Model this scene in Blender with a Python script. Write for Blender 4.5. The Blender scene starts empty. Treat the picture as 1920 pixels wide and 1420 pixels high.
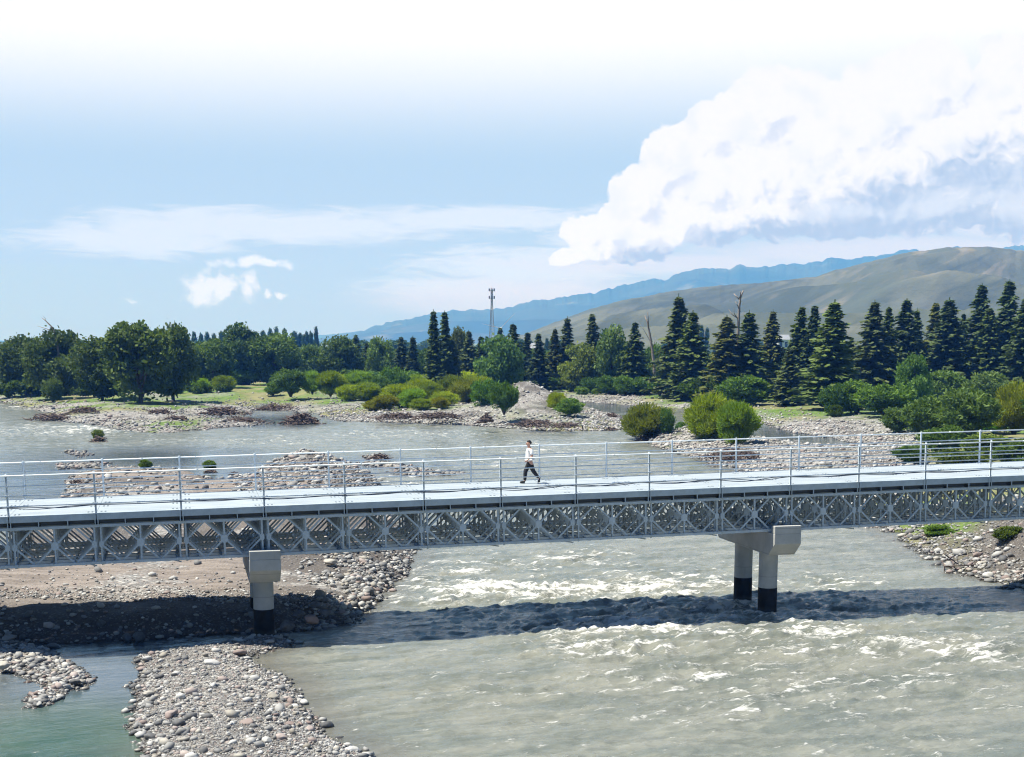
import bpy, math, random
import numpy as np
from mathutils import Vector, Matrix
R = math.radians
S = bpy.context.scene
COL = S.collection

# ------------------------------------------------------------ camera, sky, sun, exposure
F, CY, PITCH, HC = 2634.03, 1050.0, 0.1544, 11.34      # focal length and principal row in photo pixels
CP, SP = math.cos(PITCH), math.sin(PITCH)
cd = bpy.data.cameras.new('camera'); cam = bpy.data.objects.new('camera', cd); COL.objects.link(cam)
cd.sensor_width = 36; cd.lens = F / 1920 * 36
cd.shift_y = (CY - 710) / 1920
cd.clip_start = 0.5; cd.clip_end = 60000
cam.location = (0, 0, HC); cam.rotation_euler = (math.pi / 2 - PITCH, 0, 0)
S.camera = cam
S.view_settings.view_transform = 'Standard'; S.view_settings.look = 'None'
S.view_settings.exposure = 0.85; S.view_settings.gamma = 1
S.cycles.use_denoising = True
S.cycles.max_bounces = 6; S.cycles.transparent_max_bounces = 6
S.cycles.volume_bounces = 0; S.cycles.diffuse_bounces = 2; S.cycles.filter_width = 1.15
S.cycles.caustics_reflective = False; S.cycles.caustics_refractive = False
S.cycles.sample_clamp_indirect = 6

SUN_EL = 64.0
SD = Vector((-0.995, -0.091, 0)).normalized() * math.cos(R(SUN_EL)); SD.z = math.sin(R(SUN_EL))   # towards the sun
sl = bpy.data.lights.new('sun', 'SUN'); sl.energy = 5.0; sl.angle = R(0.5); sl.color = (1.0, 0.985, 0.955)
so = bpy.data.objects.new('sun', sl); COL.objects.link(so); so.location = (-40, 0, 80)
so.rotation_euler = SD.to_track_quat('Z', 'Y').to_euler()


def ray(px, py):
    a = (px - 960) / F; b = (CY - py) / F
    return np.array([a, CP + b * SP, -SP + b * CP])


def at(px, py, z=0.0):                    # point of the plane at height z seen at that place of the photo
    r = ray(px, py); t = (z - HC) / r[2]
    return np.array([r[0] * t, r[1] * t, z])


def azel(px, py):
    r = ray(px, py)
    return math.degrees(math.atan2(r[0], r[1])), math.degrees(math.atan2(r[2], math.hypot(r[0], r[1])))


def atdist(px, py, Y):                    # point at depth Y seen at that place of the photo
    r = ray(px, py); t = Y / r[1]
    return np.array([r[0] * t, Y, HC + r[2] * t])


class NT:                                  # small node-tree helper
    def __init__(s, tree): s.t = tree; s.n = tree.nodes; s.l = tree.links
    def node(s, typ, **kw):
        n = s.n.new(typ)
        for k, v in kw.items(): setattr(n, k, v)
        return n
    def set(s, inp, v):
        if hasattr(v, 'is_output') or isinstance(v, bpy.types.NodeSocket): s.l.new(v, inp)
        else: inp.default_value = v
    def m(s, op, a, b=0.0, c=None, clamp=False):
        n = s.node('ShaderNodeMath', operation=op, use_clamp=clamp)
        s.set(n.inputs[0], a); s.set(n.inputs[1], b)
        if c is not None: s.set(n.inputs[2], c)
        return n.outputs[0]
    def ss(s, v, lo, hi, a=0.0, b=1.0):
        n = s.node('ShaderNodeMapRange', interpolation_type='SMOOTHSTEP')
        for i, x in enumerate((v, lo, hi, a, b)): s.set(n.inputs[i], x)
        return n.outputs[0]
    def lin(s, v, lo, hi, a=0.0, b=1.0):
        n = s.node('ShaderNodeMapRange')
        for i, x in enumerate((v, lo, hi, a, b)): s.set(n.inputs[i], x)
        return n.outputs[0]
    def mix(s, f, a, b, typ='MIX'):
        n = s.node('ShaderNodeMix', data_type='RGBA', blend_type=typ)
        s.set(n.inputs[0], f)
        for i, v in ((6, a), (7, b)):
            if isinstance(v, tuple) and len(v) == 3: v = (*v, 1)
            s.set(n.inputs[i], v)
        return n.outputs[2]
    def noise(s, vec, scale, detail=4, rough=.55, dist=0.0, out=0):
        n = s.node('ShaderNodeTexNoise')
        if vec is not None: s.l.new(vec, n.inputs['Vector'])
        n.inputs['Scale'].default_value = scale; n.inputs['Detail'].default_value = detail
        n.inputs['Roughness'].default_value = rough; n.inputs['Distortion'].default_value = dist
        return n.outputs[out]
    def vor(s, vec, scale, feature='F1', detail=0, out='Distance', rnd=1.0):
        n = s.node('ShaderNodeTexVoronoi', feature=feature)
        if vec is not None: s.l.new(vec, n.inputs['Vector'])
        n.inputs['Scale'].default_value = scale
        if 'Detail' in n.inputs: n.inputs['Detail'].default_value = detail
        n.inputs['Randomness'].default_value = rnd
        return n.outputs[out]
    def mapping(s, vec, loc=(0, 0, 0), rot=(0, 0, 0), scale=(1, 1, 1)):
        n = s.node('ShaderNodeMapping'); s.l.new(vec, n.inputs[0])
        n.inputs[1].default_value = loc; n.inputs[2].default_value = rot; n.inputs[3].default_value = scale
        return n.outputs[0]
    def attr(s, name, out='Fac'):
        return s.node('ShaderNodeAttribute', attribute_name=name).outputs[out]


# the sky: physical sky with cloud cover laid out by direction (azimuth, elevation)
W = bpy.data.worlds.new('World'); S.world = W; W.use_nodes = True
W.cycles.sampling_method = 'MANUAL'; W.cycles.sample_map_resolution = 1024
w = NT(W.node_tree)
for n in list(w.n): w.n.remove(n)
sky = w.node('ShaderNodeTexSky', sky_type='NISHITA')
sky.sun_disc = False; sky.sun_elevation = R(SUN_EL); sky.sun_rotation = math.atan2(SD.x, SD.y)
sky.altitude = 1800; sky.air_density = 1.0; sky.dust_density = 0.6; sky.ozone_density = 2.0
STR = 0.10
tc = w.node('ShaderNodeTexCoord')
sep = w.node('ShaderNodeSeparateXYZ'); w.l.new(tc.outputs['Generated'], sep.inputs[0])
az = w.m('MULTIPLY', w.m('ARCTAN2', sep.outputs[0], sep.outputs[1]), 57.29578)
el = w.m('MULTIPLY', w.m('ARCSINE', sep.outputs[2]), 57.29578)
cmb = w.node('ShaderNodeCombineXYZ'); w.l.new(az, cmb.inputs[0]); w.l.new(el, cmb.inputs[1])
P = cmb.outputs[0]


def blobs(lst, P, soft=False):
    acc = None
    for (px, py, rx, ry) in lst:
        a, e = azel(px, py)
        k = 45.96                           # photo pixels per degree
        n = w.mapping(P, (-a * k / rx, -e * k / ry, 0), (0, 0, 0), (k / rx, k / ry, 0))
        ln = w.node('ShaderNodeVectorMath', operation='LENGTH'); w.l.new(n, ln.inputs[0])
        v = w.m('SUBTRACT', 1.0, ln.outputs['Value'])
        if acc is None: acc = v
        else: acc = w.m('SMOOTH_MAX', acc, v, 0.12)
    return acc


# cauliflower relief for the cumulus
warp = w.node('ShaderNodeVectorMath', operation='MULTIPLY_ADD')
w.l.new(w.noise(P, 0.9, 3, .5, 0, 1), warp.inputs[0]); warp.inputs[1].default_value = (.9, .9, 0); w.l.new(P, warp.inputs[2])
PW = w.mapping(warp.outputs[0], (-.45, -.45, 0))


def billow(P):
    a = w.vor(P, 0.75, 'F1'); b = w.vor(P, 1.9, 'F1'); c = w.vor(P, 4.6, 'F1')
    s = w.m('MULTIPLY', w.m('MULTIPLY', a, a), 1.0)
    s = w.m('MULTIPLY_ADD', w.m('MULTIPLY', b, b), .55, s)
    s = w.m('MULTIPLY_ADD', w.m('MULTIPLY', c, c), .20, s)
    return w.m('SUBTRACT', .55, s)


cum = [(1100, 440, 50, 46), (1125, 466, 78, 32), (1150, 436, 44, 46), (1200, 440, 80, 54), (1205, 374, 70, 64), (1262, 312, 74, 74),
       (1330, 262, 66, 66), (1340, 335, 140, 95), (1440, 215, 105, 90), (1430, 330, 170, 110), (1550, 262, 130, 112),
       (1620, 330, 230, 105), (1655, 222, 125, 102), (1745, 172, 92, 90), (1790, 262, 180, 120), (1890, 172, 90, 92),
       (1960, 250, 200, 160), (1300, 412, 130, 52), (1430, 400, 130, 48), (1590, 395, 170, 52), (1760, 385, 200, 58), (1960, 385, 180, 60),
       (1066, 482, 34, 18), (2150, 200, 220, 200), (2100, 330, 260, 120)]
fld = blobs(cum, PW)
fld2 = blobs(cum, w.mapping(PW, (-.38, .50, 0)))
bl = billow(PW)
bl2 = billow(w.mapping(PW, (0.22, -0.16, 0)))
dens = w.m('MULTIPLY_ADD', bl, .30, fld)
cmask = w.ss(w.m('ADD', dens, w.m('MULTIPLY', w.m('SUBTRACT', w.noise(P, 5.0, 6, .65), .5), .12)), -0.02, 0.09)
relief = w.m('SUBTRACT', bl2, bl)                                     # side turned to the sun or away from it
grey = blobs([(1560, 435, 190, 34), (1720, 385, 150, 62), (1900, 345, 190, 70), (1260, 486, 130, 22), (1400, 455, 120, 26),
              (1640, 405, 130, 50), (2000, 420, 300, 60)], PW)
gm = w.ss(w.m('MULTIPLY_ADD', w.noise(P, 1.0, 7, .62, 1.2), 2.4, grey), .95, 1.75)
thin = blobs([(500, 425, 430, 42), (250, 450, 240, 36), (880, 410, 330, 28), (1000, 500, 290, 44), (900, 540, 260, 26), (1150, 440, 150, 60)], P)
ph = w.mapping(P, (0, 0, 0), (0, 0, R(3)), (.35, 2.2, 1))
thm = w.m('MULTIPLY', w.ss(w.m('MULTIPLY_ADD', w.noise(ph, 1.2, 8, .66, 1.0), 1.7, thin), .80, 1.45), .85)
small = blobs([(385, 540, 52, 32), (420, 535, 30, 30), (465, 530, 22, 26), (460, 545, 14, 20), (470, 492, 80, 11), (240, 569, 18, 7),
               (500, 553, 13, 8), (530, 555, 14, 6)], PW)
smm = w.m('MULTIPLY', w.ss(w.m('ADD', w.m('MULTIPLY_ADD', bl, .8, small), w.m('MULTIPLY', w.m('SUBTRACT', w.noise(P, 3.0, 7, .65), .5), 1.6)), .02, .85), .85)
low = blobs([(1250, 495, 320, 26), (1650, 470, 420, 34), (1000, 560, 380, 46), (1900, 420, 150, 40)], P)
lom = w.m('MULTIPLY', w.ss(w.m('MULTIPLY_ADD', w.noise(ph, 1.0, 5), .7, low), .25, 1.0), .75)
veil = w.m('MULTIPLY', w.ss(el, 6.6, 12.3), w.ss(el, 14.0, 12.9))


EXPO = 2 ** S.view_settings.exposure
HAZE_K = (1.6e-5, 6.5e-5, 2.2e-4); HAZE_TOP = 650.0; HAZE_S = (.44, .436, .395)      # air: extinction per metre, top, brightness


def csc(r, g, b): return (r / EXPO, g / EXPO, b / EXPO)


front = w.ss(sep.outputs[1], -.25, .35)
base = w.mix(1.0, sky.outputs[0], (0.034, 0.041, 0.047), 'MULTIPLY')
near_h = w.m('MULTIPLY', w.m('MULTIPLY', w.ss(el, 14.2, 12.4), .96), front)
col = w.mix(w.ss(el, 0.0, 8.5), csc(.57, .74, .86), csc(.51, .70, .85))
base = w.mix(w.m('MULTIPLY', w.ss(el, 42.0, 20.0), front), base, csc(.30, .56, .98))
col = w.mix(near_h, base, col)
col = w.mix(w.m('MULTIPLY', veil, front), col, csc(1.04, 1.04, 1.04))
col = w.mix(thm, col, csc(.80, .88, .95))
col = w.mix(lom, col, csc(.80, .83, .91))
col = w.mix(smm, col, csc(.95, .97, 1.0))
rel2 = w.m('SUBTRACT', w.noise(w.mapping(PW, (0.10, -.08, 0)), 2.2, 6, .6), w.noise(PW, 2.2, 6, .6))
rl = w.m('ADD', w.m('MULTIPLY', relief, .45), w.m('MULTIPLY_ADD', rel2, .45, w.m('MULTIPLY', w.m('SUBTRACT', fld2, fld), .8)))
wh = w.mix(w.ss(rl, .02, .34, 0, .60), csc(.97, .97, .975), csc(.60, .71, .86))
wh = w.mix(w.ss(w.noise(PW, .8, 5, .55), .50, .68, 0, .4), wh, csc(.78, .86, .95))
cc = w.mix(gm, wh, w.mix(w.ss(rl, -.30, .35), csc(.72, .81, .91), csc(.49, .63, .80)))
col = w.mix(cmask, col, cc)
# seen through the air below: take out what the air itself will add and take away
pth = w.m('MINIMUM', w.m('DIVIDE', HAZE_TOP - 11, w.m('MAXIMUM', sep.outputs[2], .01)), 12400.0)
cmp_ = w.node('ShaderNodeSeparateColor'); w.l.new(col, cmp_.inputs[0]); cbo = w.node('ShaderNodeCombineColor')
for i in range(3):
    T_ = w.m('POWER', 2.718281828, w.m('MULTIPLY', pth, -HAZE_K[i]))
    v_ = w.m('DIVIDE', w.m('MAXIMUM', w.m('SUBTRACT', cmp_.outputs[i], w.m('MULTIPLY', w.m('SUBTRACT', 1.0, T_), HAZE_S[i])), .02), T_)
    w.l.new(v_, cbo.inputs[i])
col = w.mix(w.m('MULTIPLY', near_h, 1.0), col, cbo.outputs[0])
col = w.mix(w.ss(el, -3.0, -0.2), csc(.10, .12, .10), col)
sc_ = w.node('ShaderNodeVectorMath', operation='SCALE'); w.l.new(col, sc_.inputs[0]); sc_.inputs['Scale'].default_value = 1 / STR; col = sc_.outputs[0]
bg = w.node('ShaderNodeBackground'); w.l.new(col, bg.inputs[0]); bg.inputs[1].default_value = STR
wo = w.node('ShaderNodeOutputWorld'); w.l.new(bg.outputs[0], wo.inputs[0])

# ------------------------------------------------------------ helpers
rng = np.random.default_rng(11)
_T = np.random.default_rng(5).random((512, 512)).astype(np.float32)


def vn(x, y, s=0):
    x = np.asarray(x, float) + s * 37.17; y = np.asarray(y, float) + s * 91.73
    xi = np.floor(x).astype(int); yi = np.floor(y).astype(int)
    fx = x - xi; fy = y - yi
    fx = fx * fx * (3 - 2 * fx); fy = fy * fy * (3 - 2 * fy)
    x0 = xi % 512; x1 = (xi + 1) % 512; y0 = yi % 512; y1 = (yi + 1) % 512
    a = _T[y0, x0]; b = _T[y0, x1]; c = _T[y1, x0]; d = _T[y1, x1]
    return (a + (b - a) * fx) * (1 - fy) + (c + (d - c) * fx) * fy


def fbm(x, y, o=4, s=0, g=.5):
    r = 0; am = 1; t = 0
    for i in range(o):
        r = r + am * vn(x * 2 ** i, y * 2 ** i, s + i); t += am; am *= g
    return r / t


def sstep(x, a, b):
    t = np.clip((x - a) / (b - a), 0, 1); return t * t * (3 - 2 * t)


def make_mesh(name, V, Fc, smooth=False):
    V = np.asarray(V, np.float32); me = bpy.data.meshes.new(name)
    me.vertices.add(len(V)); me.vertices.foreach_set('co', V.ravel())
    if not isinstance(Fc, (list, tuple)): Fc = [Fc]
    Fc = [np.asarray(f, np.int32) for f in Fc if len(f)]
    nl = sum(f.size for f in Fc); npoly = sum(len(f) for f in Fc)
    me.loops.add(nl); me.polygons.add(npoly)
    me.loops.foreach_set('vertex_index', np.concatenate([f.ravel() for f in Fc]))
    st = []; o = 0
    for f in Fc:
        k = f.shape[1]; st.append(o + np.arange(len(f)) * k); o += f.size
    me.polygons.foreach_set('loop_start', np.concatenate(st).astype(np.int32))
    me.polygons.foreach_set('use_smooth', np.full(npoly, bool(smooth)))
    me.update(calc_edges=True); me.validate()
    return me


def fattr(me, name, arr, dom='POINT'):
    a = me.attributes.new(name, 'FLOAT', dom); a.data.foreach_set('value', np.asarray(arr, np.float32).ravel())


def obj(name, me, mat=None, parent=None):
    o = bpy.data.objects.new(name, me); COL.objects.link(o)
    if mat is not None and not me.materials: me.materials.append(mat)
    if parent is not None: o.parent = parent
    return o


def tag(o, label=None, cat=None, group=None, kind=None):
    if label: o['label'] = label
    if cat: o['category'] = cat
    if group: o['group'] = group
    if kind: o['kind'] = kind
    return o


def empty(name, loc=(0, 0, 0), rz=0.0):
    o = bpy.data.objects.new(name, None); COL.objects.link(o); o.location = loc; o.rotation_euler = (0, 0, rz)
    o.empty_display_size = .3
    return o


def copy_tree(o, parent=None):
    c = o.copy(); COL.objects.link(c); c.parent = parent
    for ch in list(o.children): copy_tree(ch, c)
    return c


class MB:                                   # collects boxes, bars and tubes into one mesh
    def __init__(s): s.v = []; s.q = []; s.t = []; s.n = 0
    def add(s, V, Q=None, T=None):
        V = np.asarray(V, float)
        if Q is not None and len(Q): s.q.append(np.asarray(Q) + s.n)
        if T is not None and len(T): s.t.append(np.asarray(T) + s.n)
        s.v.append(V); s.n += len(V)
    def box(s, a, b):
        x0, y0, z0 = a; x1, y1, z1 = b
        s.add([(x0, y0, z0), (x1, y0, z0), (x1, y1, z0), (x0, y1, z0), (x0, y0, z1), (x1, y0, z1), (x1, y1, z1), (x0, y1, z1)],
              [(0, 3, 2, 1), (4, 5, 6, 7), (0, 1, 5, 4), (1, 2, 6, 5), (2, 3, 7, 6), (3, 0, 4, 7)])
    def bar(s, p, q, w_, h_, up=(0, 1, 0)):  # rectangular bar; w_ across 'up', h_ along it
        p = np.array(p, float); q = np.array(q, float); d = q - p; d /= np.linalg.norm(d)
        u = np.array(up, float); u -= d * (u @ d); u /= np.linalg.norm(u); r = np.cross(d, u)
        V = [c + r * w_ / 2 * a + u * h_ / 2 * b for c in (p, q) for a, b in ((-1, -1), (1, -1), (1, 1), (-1, 1))]
        s.add(V, [(0, 3, 2, 1), (4, 5, 6, 7), (0, 1, 5, 4), (1, 2, 6, 5), (2, 3, 7, 6), (3, 0, 4, 7)])
    def tube(s, pts, rad, k=8, cap=True):
        pts = np.array(pts, float); n = len(pts); rad = np.broadcast_to(rad, (n,))
        V = []; ref = None
        for i in range(n):
            d = pts[min(i + 1, n - 1)] - pts[max(i - 1, 0)]; d /= (np.linalg.norm(d) + 1e-9)
            if ref is None:
                ref = np.cross(d, (0, 0, 1.0))
                if np.linalg.norm(ref) < .2: ref = np.cross(d, (0, 1.0, 0))
            ref = ref - d * (ref @ d); ref /= np.linalg.norm(ref); b = np.cross(d, ref)
            a = np.arange(k) * 2 * math.pi / k
            V.append(pts[i] + rad[i] * (np.cos(a)[:, None] * ref + np.sin(a)[:, None] * b))
        V = np.concatenate(V); Q = []
        for i in range(n - 1):
            for j in range(k): Q.append((i * k + j, i * k + (j + 1) % k, (i + 1) * k + (j + 1) % k, (i + 1) * k + j))
        T = []
        if cap:
            V = np.concatenate([V, [pts[0]], [pts[-1]]]); c0 = n * k; c1 = c0 + 1
            for j in range(k):
                T.append((c0, (j + 1) % k, j)); T.append((c1, (n - 1) * k + j, (n - 1) * k + (j + 1) % k))
        s.add(V, Q, T)
    def prism(s, prof, ax0, ax1, fn):        # profile (2-D) swept between ax0 and ax1; fn(u, v, t) -> xyz
        n = len(prof)
        V = [fn(u, v, ax0) for u, v in prof] + [fn(u, v, ax1) for u, v in prof]
        s.add(V, [(i, (i + 1) % n, n + (i + 1) % n, n + i) for i in range(n)],
              [(0, i + 1, i) for i in range(1, n - 1)] + [(n, n + i, n + i + 1) for i in range(1, n - 1)])
    def mesh(s, name, smooth=False):
        f = []
        if s.q: f.append(np.concatenate(s.q))
        if s.t: f.append(np.concatenate(s.t))
        return make_mesh(name, np.concatenate(s.v), f, smooth)
    def build(s, name, mat, parent=None, smooth=False, bevel=0):
        me = s.mesh(name, smooth)
        o = obj(name, me, mat, parent)
        if bevel:
            m = o.modifiers.new('bevel', 'BEVEL'); m.width = bevel; m.segments = 2; m.limit_method = 'ANGLE'
        return o


# ------------------------------------------------------------ materials
def material(name):
    m = bpy.data.materials.new(name); m.use_nodes = True
    t = NT(m.node_tree); b = m.node_tree.nodes['Principled BSDF']
    return m, t, b


def pos(t): return t.node('ShaderNodeNewGeometry').outputs['Position']
def ocoord(t): return t.node('ShaderNodeTexCoord').outputs['Object']


def bump(t, b, h, strength, dist):
    n = t.node('ShaderNodeBump'); n.inputs['Strength'].default_value = strength; n.inputs['Distance'].default_value = dist
    t.l.new(h, n.inputs['Height']); t.l.new(n.outputs[0], b.inputs['Normal'])


def simple(name, c0, c1, scale=3.0, rough=.6, metal=0.0, bmp=0.0, spec=.5, detail=5):
    m, t, b = material(name)
    v = ocoord(t); n = t.noise(v, scale, detail, .6)
    t.l.new(t.mix(t.ss(n, .3, .7), c0, c1), b.inputs['Base Color'])
    b.inputs['Roughness'].default_value = rough; b.inputs['Metallic'].default_value = metal
    b.inputs['Specular IOR Level'].default_value = spec
    if bmp: bump(t, b, n, .6, bmp)
    return m


M = {}
# galvanised steel
def galv(name, c0, c1, rough, metal):
    m, t, b = material(name); v = ocoord(t)
    n = t.noise(v, 2.3, 6, .65); k = t.vor(v, 24, out='Color')
    g = t.node('ShaderNodeRGBToBW'); t.l.new(k, g.inputs[0])
    f = t.m('MULTIPLY_ADD', g.outputs[0], .25, t.ss(n, .3, .75), clamp=True)
    t.l.new(t.mix(f, c0, c1), b.inputs['Base Color'])
    t.l.new(t.lin(n, .3, .7, rough - .08, rough + .1), b.inputs['Roughness']); b.inputs['Metallic'].default_value = metal
    return m
M['steel'] = galv('galvanised_steel', (.38, .45, .51), (.50, .57, .63), .5, .05)
M['rail'] = galv('rail_steel', (.66, .73, .79), (.78, .84, .89), .5, .0)
M['fascia'] = galv('fascia_steel', (.36, .43, .49), (.48, .56, .62), .5, .1)
M['dark_steel'] = galv('shade_dark_steel', (.05, .055, .06), (.10, .105, .11), .6, .2)  # dark steel; its tone also carries the shade of the underdeck gap
# deck plates: pale zinc with scuffs and tread pattern
m, t, b = material('deck_plate'); v = t.mapping(pos(t), rot=(0, 0, -.2309))
n = t.noise(t.mapping(v, scale=(.5, 2.4, 1)), 1.3, 7, .62); n2 = t.noise(v, 7, 5, .7)
c = t.mix(t.ss(n, .35, .68), (.30, .345, .38), (.395, .44, .475))
sc = t.ss(t.noise(t.mapping(v, scale=(.6, 5, 1)), 2.2, 6, .7, 1.2), .66, .74)
c = t.mix(t.m('MULTIPLY', sc, .7), c, (.20, .22, .24))
ty = t.noise(t.mapping(v, scale=(.12, 6.0, 1)), 1.0, 5, .6); c = t.mix(t.m('MULTIPLY', t.ss(ty, .56, .68), .4), c, (.21, .215, .22))
t.l.new(c, b.inputs['Base Color']); b.inputs['Roughness'].default_value = .55; b.inputs['Metallic'].default_value = .1
bump(t, b, t.vor(v, 30), .25, .004)
M['deck'] = m
# concrete
m, t, b = material('concrete'); v = ocoord(t)
n = t.noise(v, 1.2, 7, .6); st = t.noise(t.mapping(v, scale=(3.0, 3.0, .35)), 1.6, 6, .65)
c = t.mix(t.ss(n, .3, .7), (.34, .35, .345), (.46, .46, .45))
c = t.mix(t.m('MULTIPLY', t.ss(st, .58, .78), .45), c, (.24, .235, .22))
ph_ = t.ss(t.vor(v, 5.0), .06, .03); c = t.mix(t.m('MULTIPLY', ph_, .55), c, (.12, .12, .12))
sz = t.node('ShaderNodeSeparateXYZ'); t.l.new(v, sz.inputs[0])
jn = t.m('ABSOLUTE', t.m('SUBTRACT', t.m('FRACT', t.m('MULTIPLY', sz.outputs[2], .9)), .5))
c = t.mix(t.m('MULTIPLY', t.ss(jn, .018, .006), .55), c, (.20, .20, .19))
t.l.new(c, b.inputs['Base Color']); b.inputs['Roughness'].default_value = .85
bump(t, b, t.noise(v, 9, 6, .6), .4, .02)
M['concrete'] = m
m, t, b = material('black_bitumen_paint'); v = ocoord(t); sz = t.node('ShaderNodeSeparateXYZ'); t.l.new(v, sz.inputs[0])
n = t.noise(v, 4, 6, .65); c = t.mix(t.ss(n, .3, .7), (.006, .006, .007), (.018, .018, .018))
c = t.mix(t.m('MULTIPLY', t.ss(t.m('ADD', sz.outputs[2], t.m('MULTIPLY', n, .35)), .62, .40), .55), c, (.085, .080, .065))
t.l.new(c, b.inputs['Base Color']); b.inputs['Roughness'].default_value = .75; b.inputs['Specular IOR Level'].default_value = .2
M['black_paint'] = m
M['cable'] = simple('cable_sheath', (.06, .09, .16), (.10, .13, .20), 5, .5)
M['bark'] = simple('bark', (.055, .043, .035), (.12, .10, .08), 6, .9, bmp=.03)
M['deadwood'] = simple('weathered_deadwood', (.16, .13, .11), (.34, .30, .27), 5, .9, bmp=.02)
M['brush'] = simple('brush_wood', (.07, .05, .042), (.16, .12, .105), 4, .95)
M['plank'] = simple('pale_plank', (.55, .50, .43), (.68, .63, .56), 3, .8)
M['white_wall'] = simple('white_render', (.62, .62, .60), (.72, .72, .70), 1, .8)
M['roof'] = simple('grey_roof', (.20, .22, .26), (.28, .30, .34), 1, .7)
M['window'] = simple('window_glass', (.03, .04, .06), (.05, .06, .08), 1, .15)
M['tower'] = simple('tower_steel', (.20, .22, .27), (.30, .32, .37), 1, .6, .2)
M['white_blade'] = simple('white_blade', (.78, .78, .78), (.82, .82, .82), 1, .5)


def leafmat(name, dark, light, trans=.25, vary=.35):
    m, t, b = material(name)
    tn = t.attr('tone'); oi = t.node('ShaderNodeObjectInfo')
    c = t.mix(tn, dark, light)
    n = t.noise(ocoord(t), .55, 3)
    c = t.mix(t.ss(n, .35, .7, 0, vary), c, light)
    c = t.mix(1.0, c, oi.outputs['Color'], 'MULTIPLY')
    t.l.new(c, b.inputs['Base Color']); b.inputs['Roughness'].default_value = .6
    b.inputs['Specular IOR Level'].default_value = .12
    tr = t.node('ShaderNodeBsdfTranslucent'); t.l.new(t.mix(1.0, c, (1.2, 1.3, .6), 'MULTIPLY'), tr.inputs[0])
    mx = t.node('ShaderNodeMixShader'); mx.inputs[0].default_value = trans
    t.l.new(b.outputs[0], mx.inputs[1]); t.l.new(tr.outputs[0], mx.inputs[2])
    t.l.new(mx.outputs[0], t.n['Material Output'].inputs[0])
    return m
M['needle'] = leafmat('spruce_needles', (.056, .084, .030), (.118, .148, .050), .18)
M['leaf'] = leafmat('broad_leaves', (.058, .095, .026), (.160, .215, .055), .3)
M['willow'] = leafmat('willow_leaves', (.11, .165, .024), (.29, .345, .045), .38)

# ------------------------------------------------------------ ground and water layout
def WP(l): return np.array([at(x, y)[:2] for x, y in l])


far_land = np.concatenate([WP([(-900, 728), (-300, 738), (0, 752), (62, 768), (95, 775), (64, 787), (130, 792), (177, 797), (230, 808), (290, 813), (383, 806),
    (500, 795), (430, 788), (365, 780), (360, 776), (460, 778), (478, 770), (486, 757), (502, 757), (506, 769), (550, 772), (592, 775), (604, 781), (640, 790),
    (700, 792), (840, 796), (940, 802), (1040, 810), (1110, 809), (1158, 806), (1172, 796), (1160, 781), (1095, 772), (1060, 760),
    (1076, 753), (1200, 762), (1290, 769), (1350, 779), (1420, 790), (1480, 810), (1560, 822), (1640, 836), (1668, 842),
    (1600, 843), (1500, 834), (1440, 826), (1390, 819), (1290, 803), (1245, 812), (1205, 820), (1226, 833), (1262, 847), (1330, 868),
    (1420, 893), (1500, 912), (1570, 935), (1620, 970), (1650, 992), (1700, 1012), (1742, 1042), (1800, 1066), (1850, 1087),
    (1900, 1102), (1960, 1115), (2100, 1140), (2700, 1230), (4200, 1300)]), [(6000, 200), (9000, 9500), (-9000, 9500), (-6000, 500)]])
main_bar = WP([(-500, 1215), (-150, 1212), (0, 1207), (90, 1205), (150, 1208), (230, 1203), (320, 1199), (400, 1193), (450, 1189), (520, 1190), (600, 1180), (660, 1170),
    (700, 1145), (722, 1120), (745, 1090), (768, 1068), (776, 1042), (770, 1020), (745, 990), (725, 960), (712, 930), (706, 905), (690, 888), (640, 868), (600, 857), (545, 856), (520, 868),
    (480, 888), (462, 903), (400, 913), (350, 905), (395, 900), (330, 892), (240, 892), (150, 897), (118, 904), (128, 916), (110, 935), (70, 965), (35, 1010),
    (22, 1045), (8, 1068), (-60, 1080), (-500, 1095)])
front_bar = WP([(250, 1233), (300, 1224), (370, 1213), (440, 1207), (476, 1194), (520, 1193), (560, 1203), (545, 1213), (490, 1222), (472, 1236),
    (500, 1256), (545, 1278), (556, 1300), (560, 1325), (580, 1340), (603, 1372), (640, 1396), (680, 1420), (760, 1500), (800, 1640), (300, 1640),
    (262, 1480), (275, 1420), (268, 1378), (238, 1352), (250, 1342), (268, 1312), (246, 1290), (258, 1262)])
left_spit = WP([(-300, 1195), (0, 1200), (50, 1212), (100, 1228), (135, 1248), (178, 1276), (160, 1290), (120, 1300), (95, 1322), (62, 1326), (70, 1305),
    (88, 1290), (50, 1268), (0, 1262), (-80, 1262), (-300, 1268)])
d1 = WP([(676, 857), (720, 852), (738, 860), (700, 864)])
d2 = WP([(660, 871), (700, 866), (760, 872), (785, 880), (740, 880)])
d3 = WP([(728, 887), (770, 880), (830, 884), (880, 888), (820, 893), (760, 895)])
d4 = WP([(120, 848), (150, 846), (180, 852), (150, 858)])
d5 = WP([(108, 872), (160, 866), (210, 868), (180, 876), (120, 880)])
# (polygon, height, slope width, shore wobble)
LANDS = [(far_land, 1.1, 7.0, 1.6), (main_bar, 1.15, 1.5, .55), (front_bar, .42, 1.0, .35), (left_spit, .34, .8, .3),
         (d1, .25, 1.2, .5), (d2, .22, 1.2, .5), (d3, .22, 1.0, .5), (d4, .12, 1, .5), (d5, .12, 1, .5)]


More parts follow.
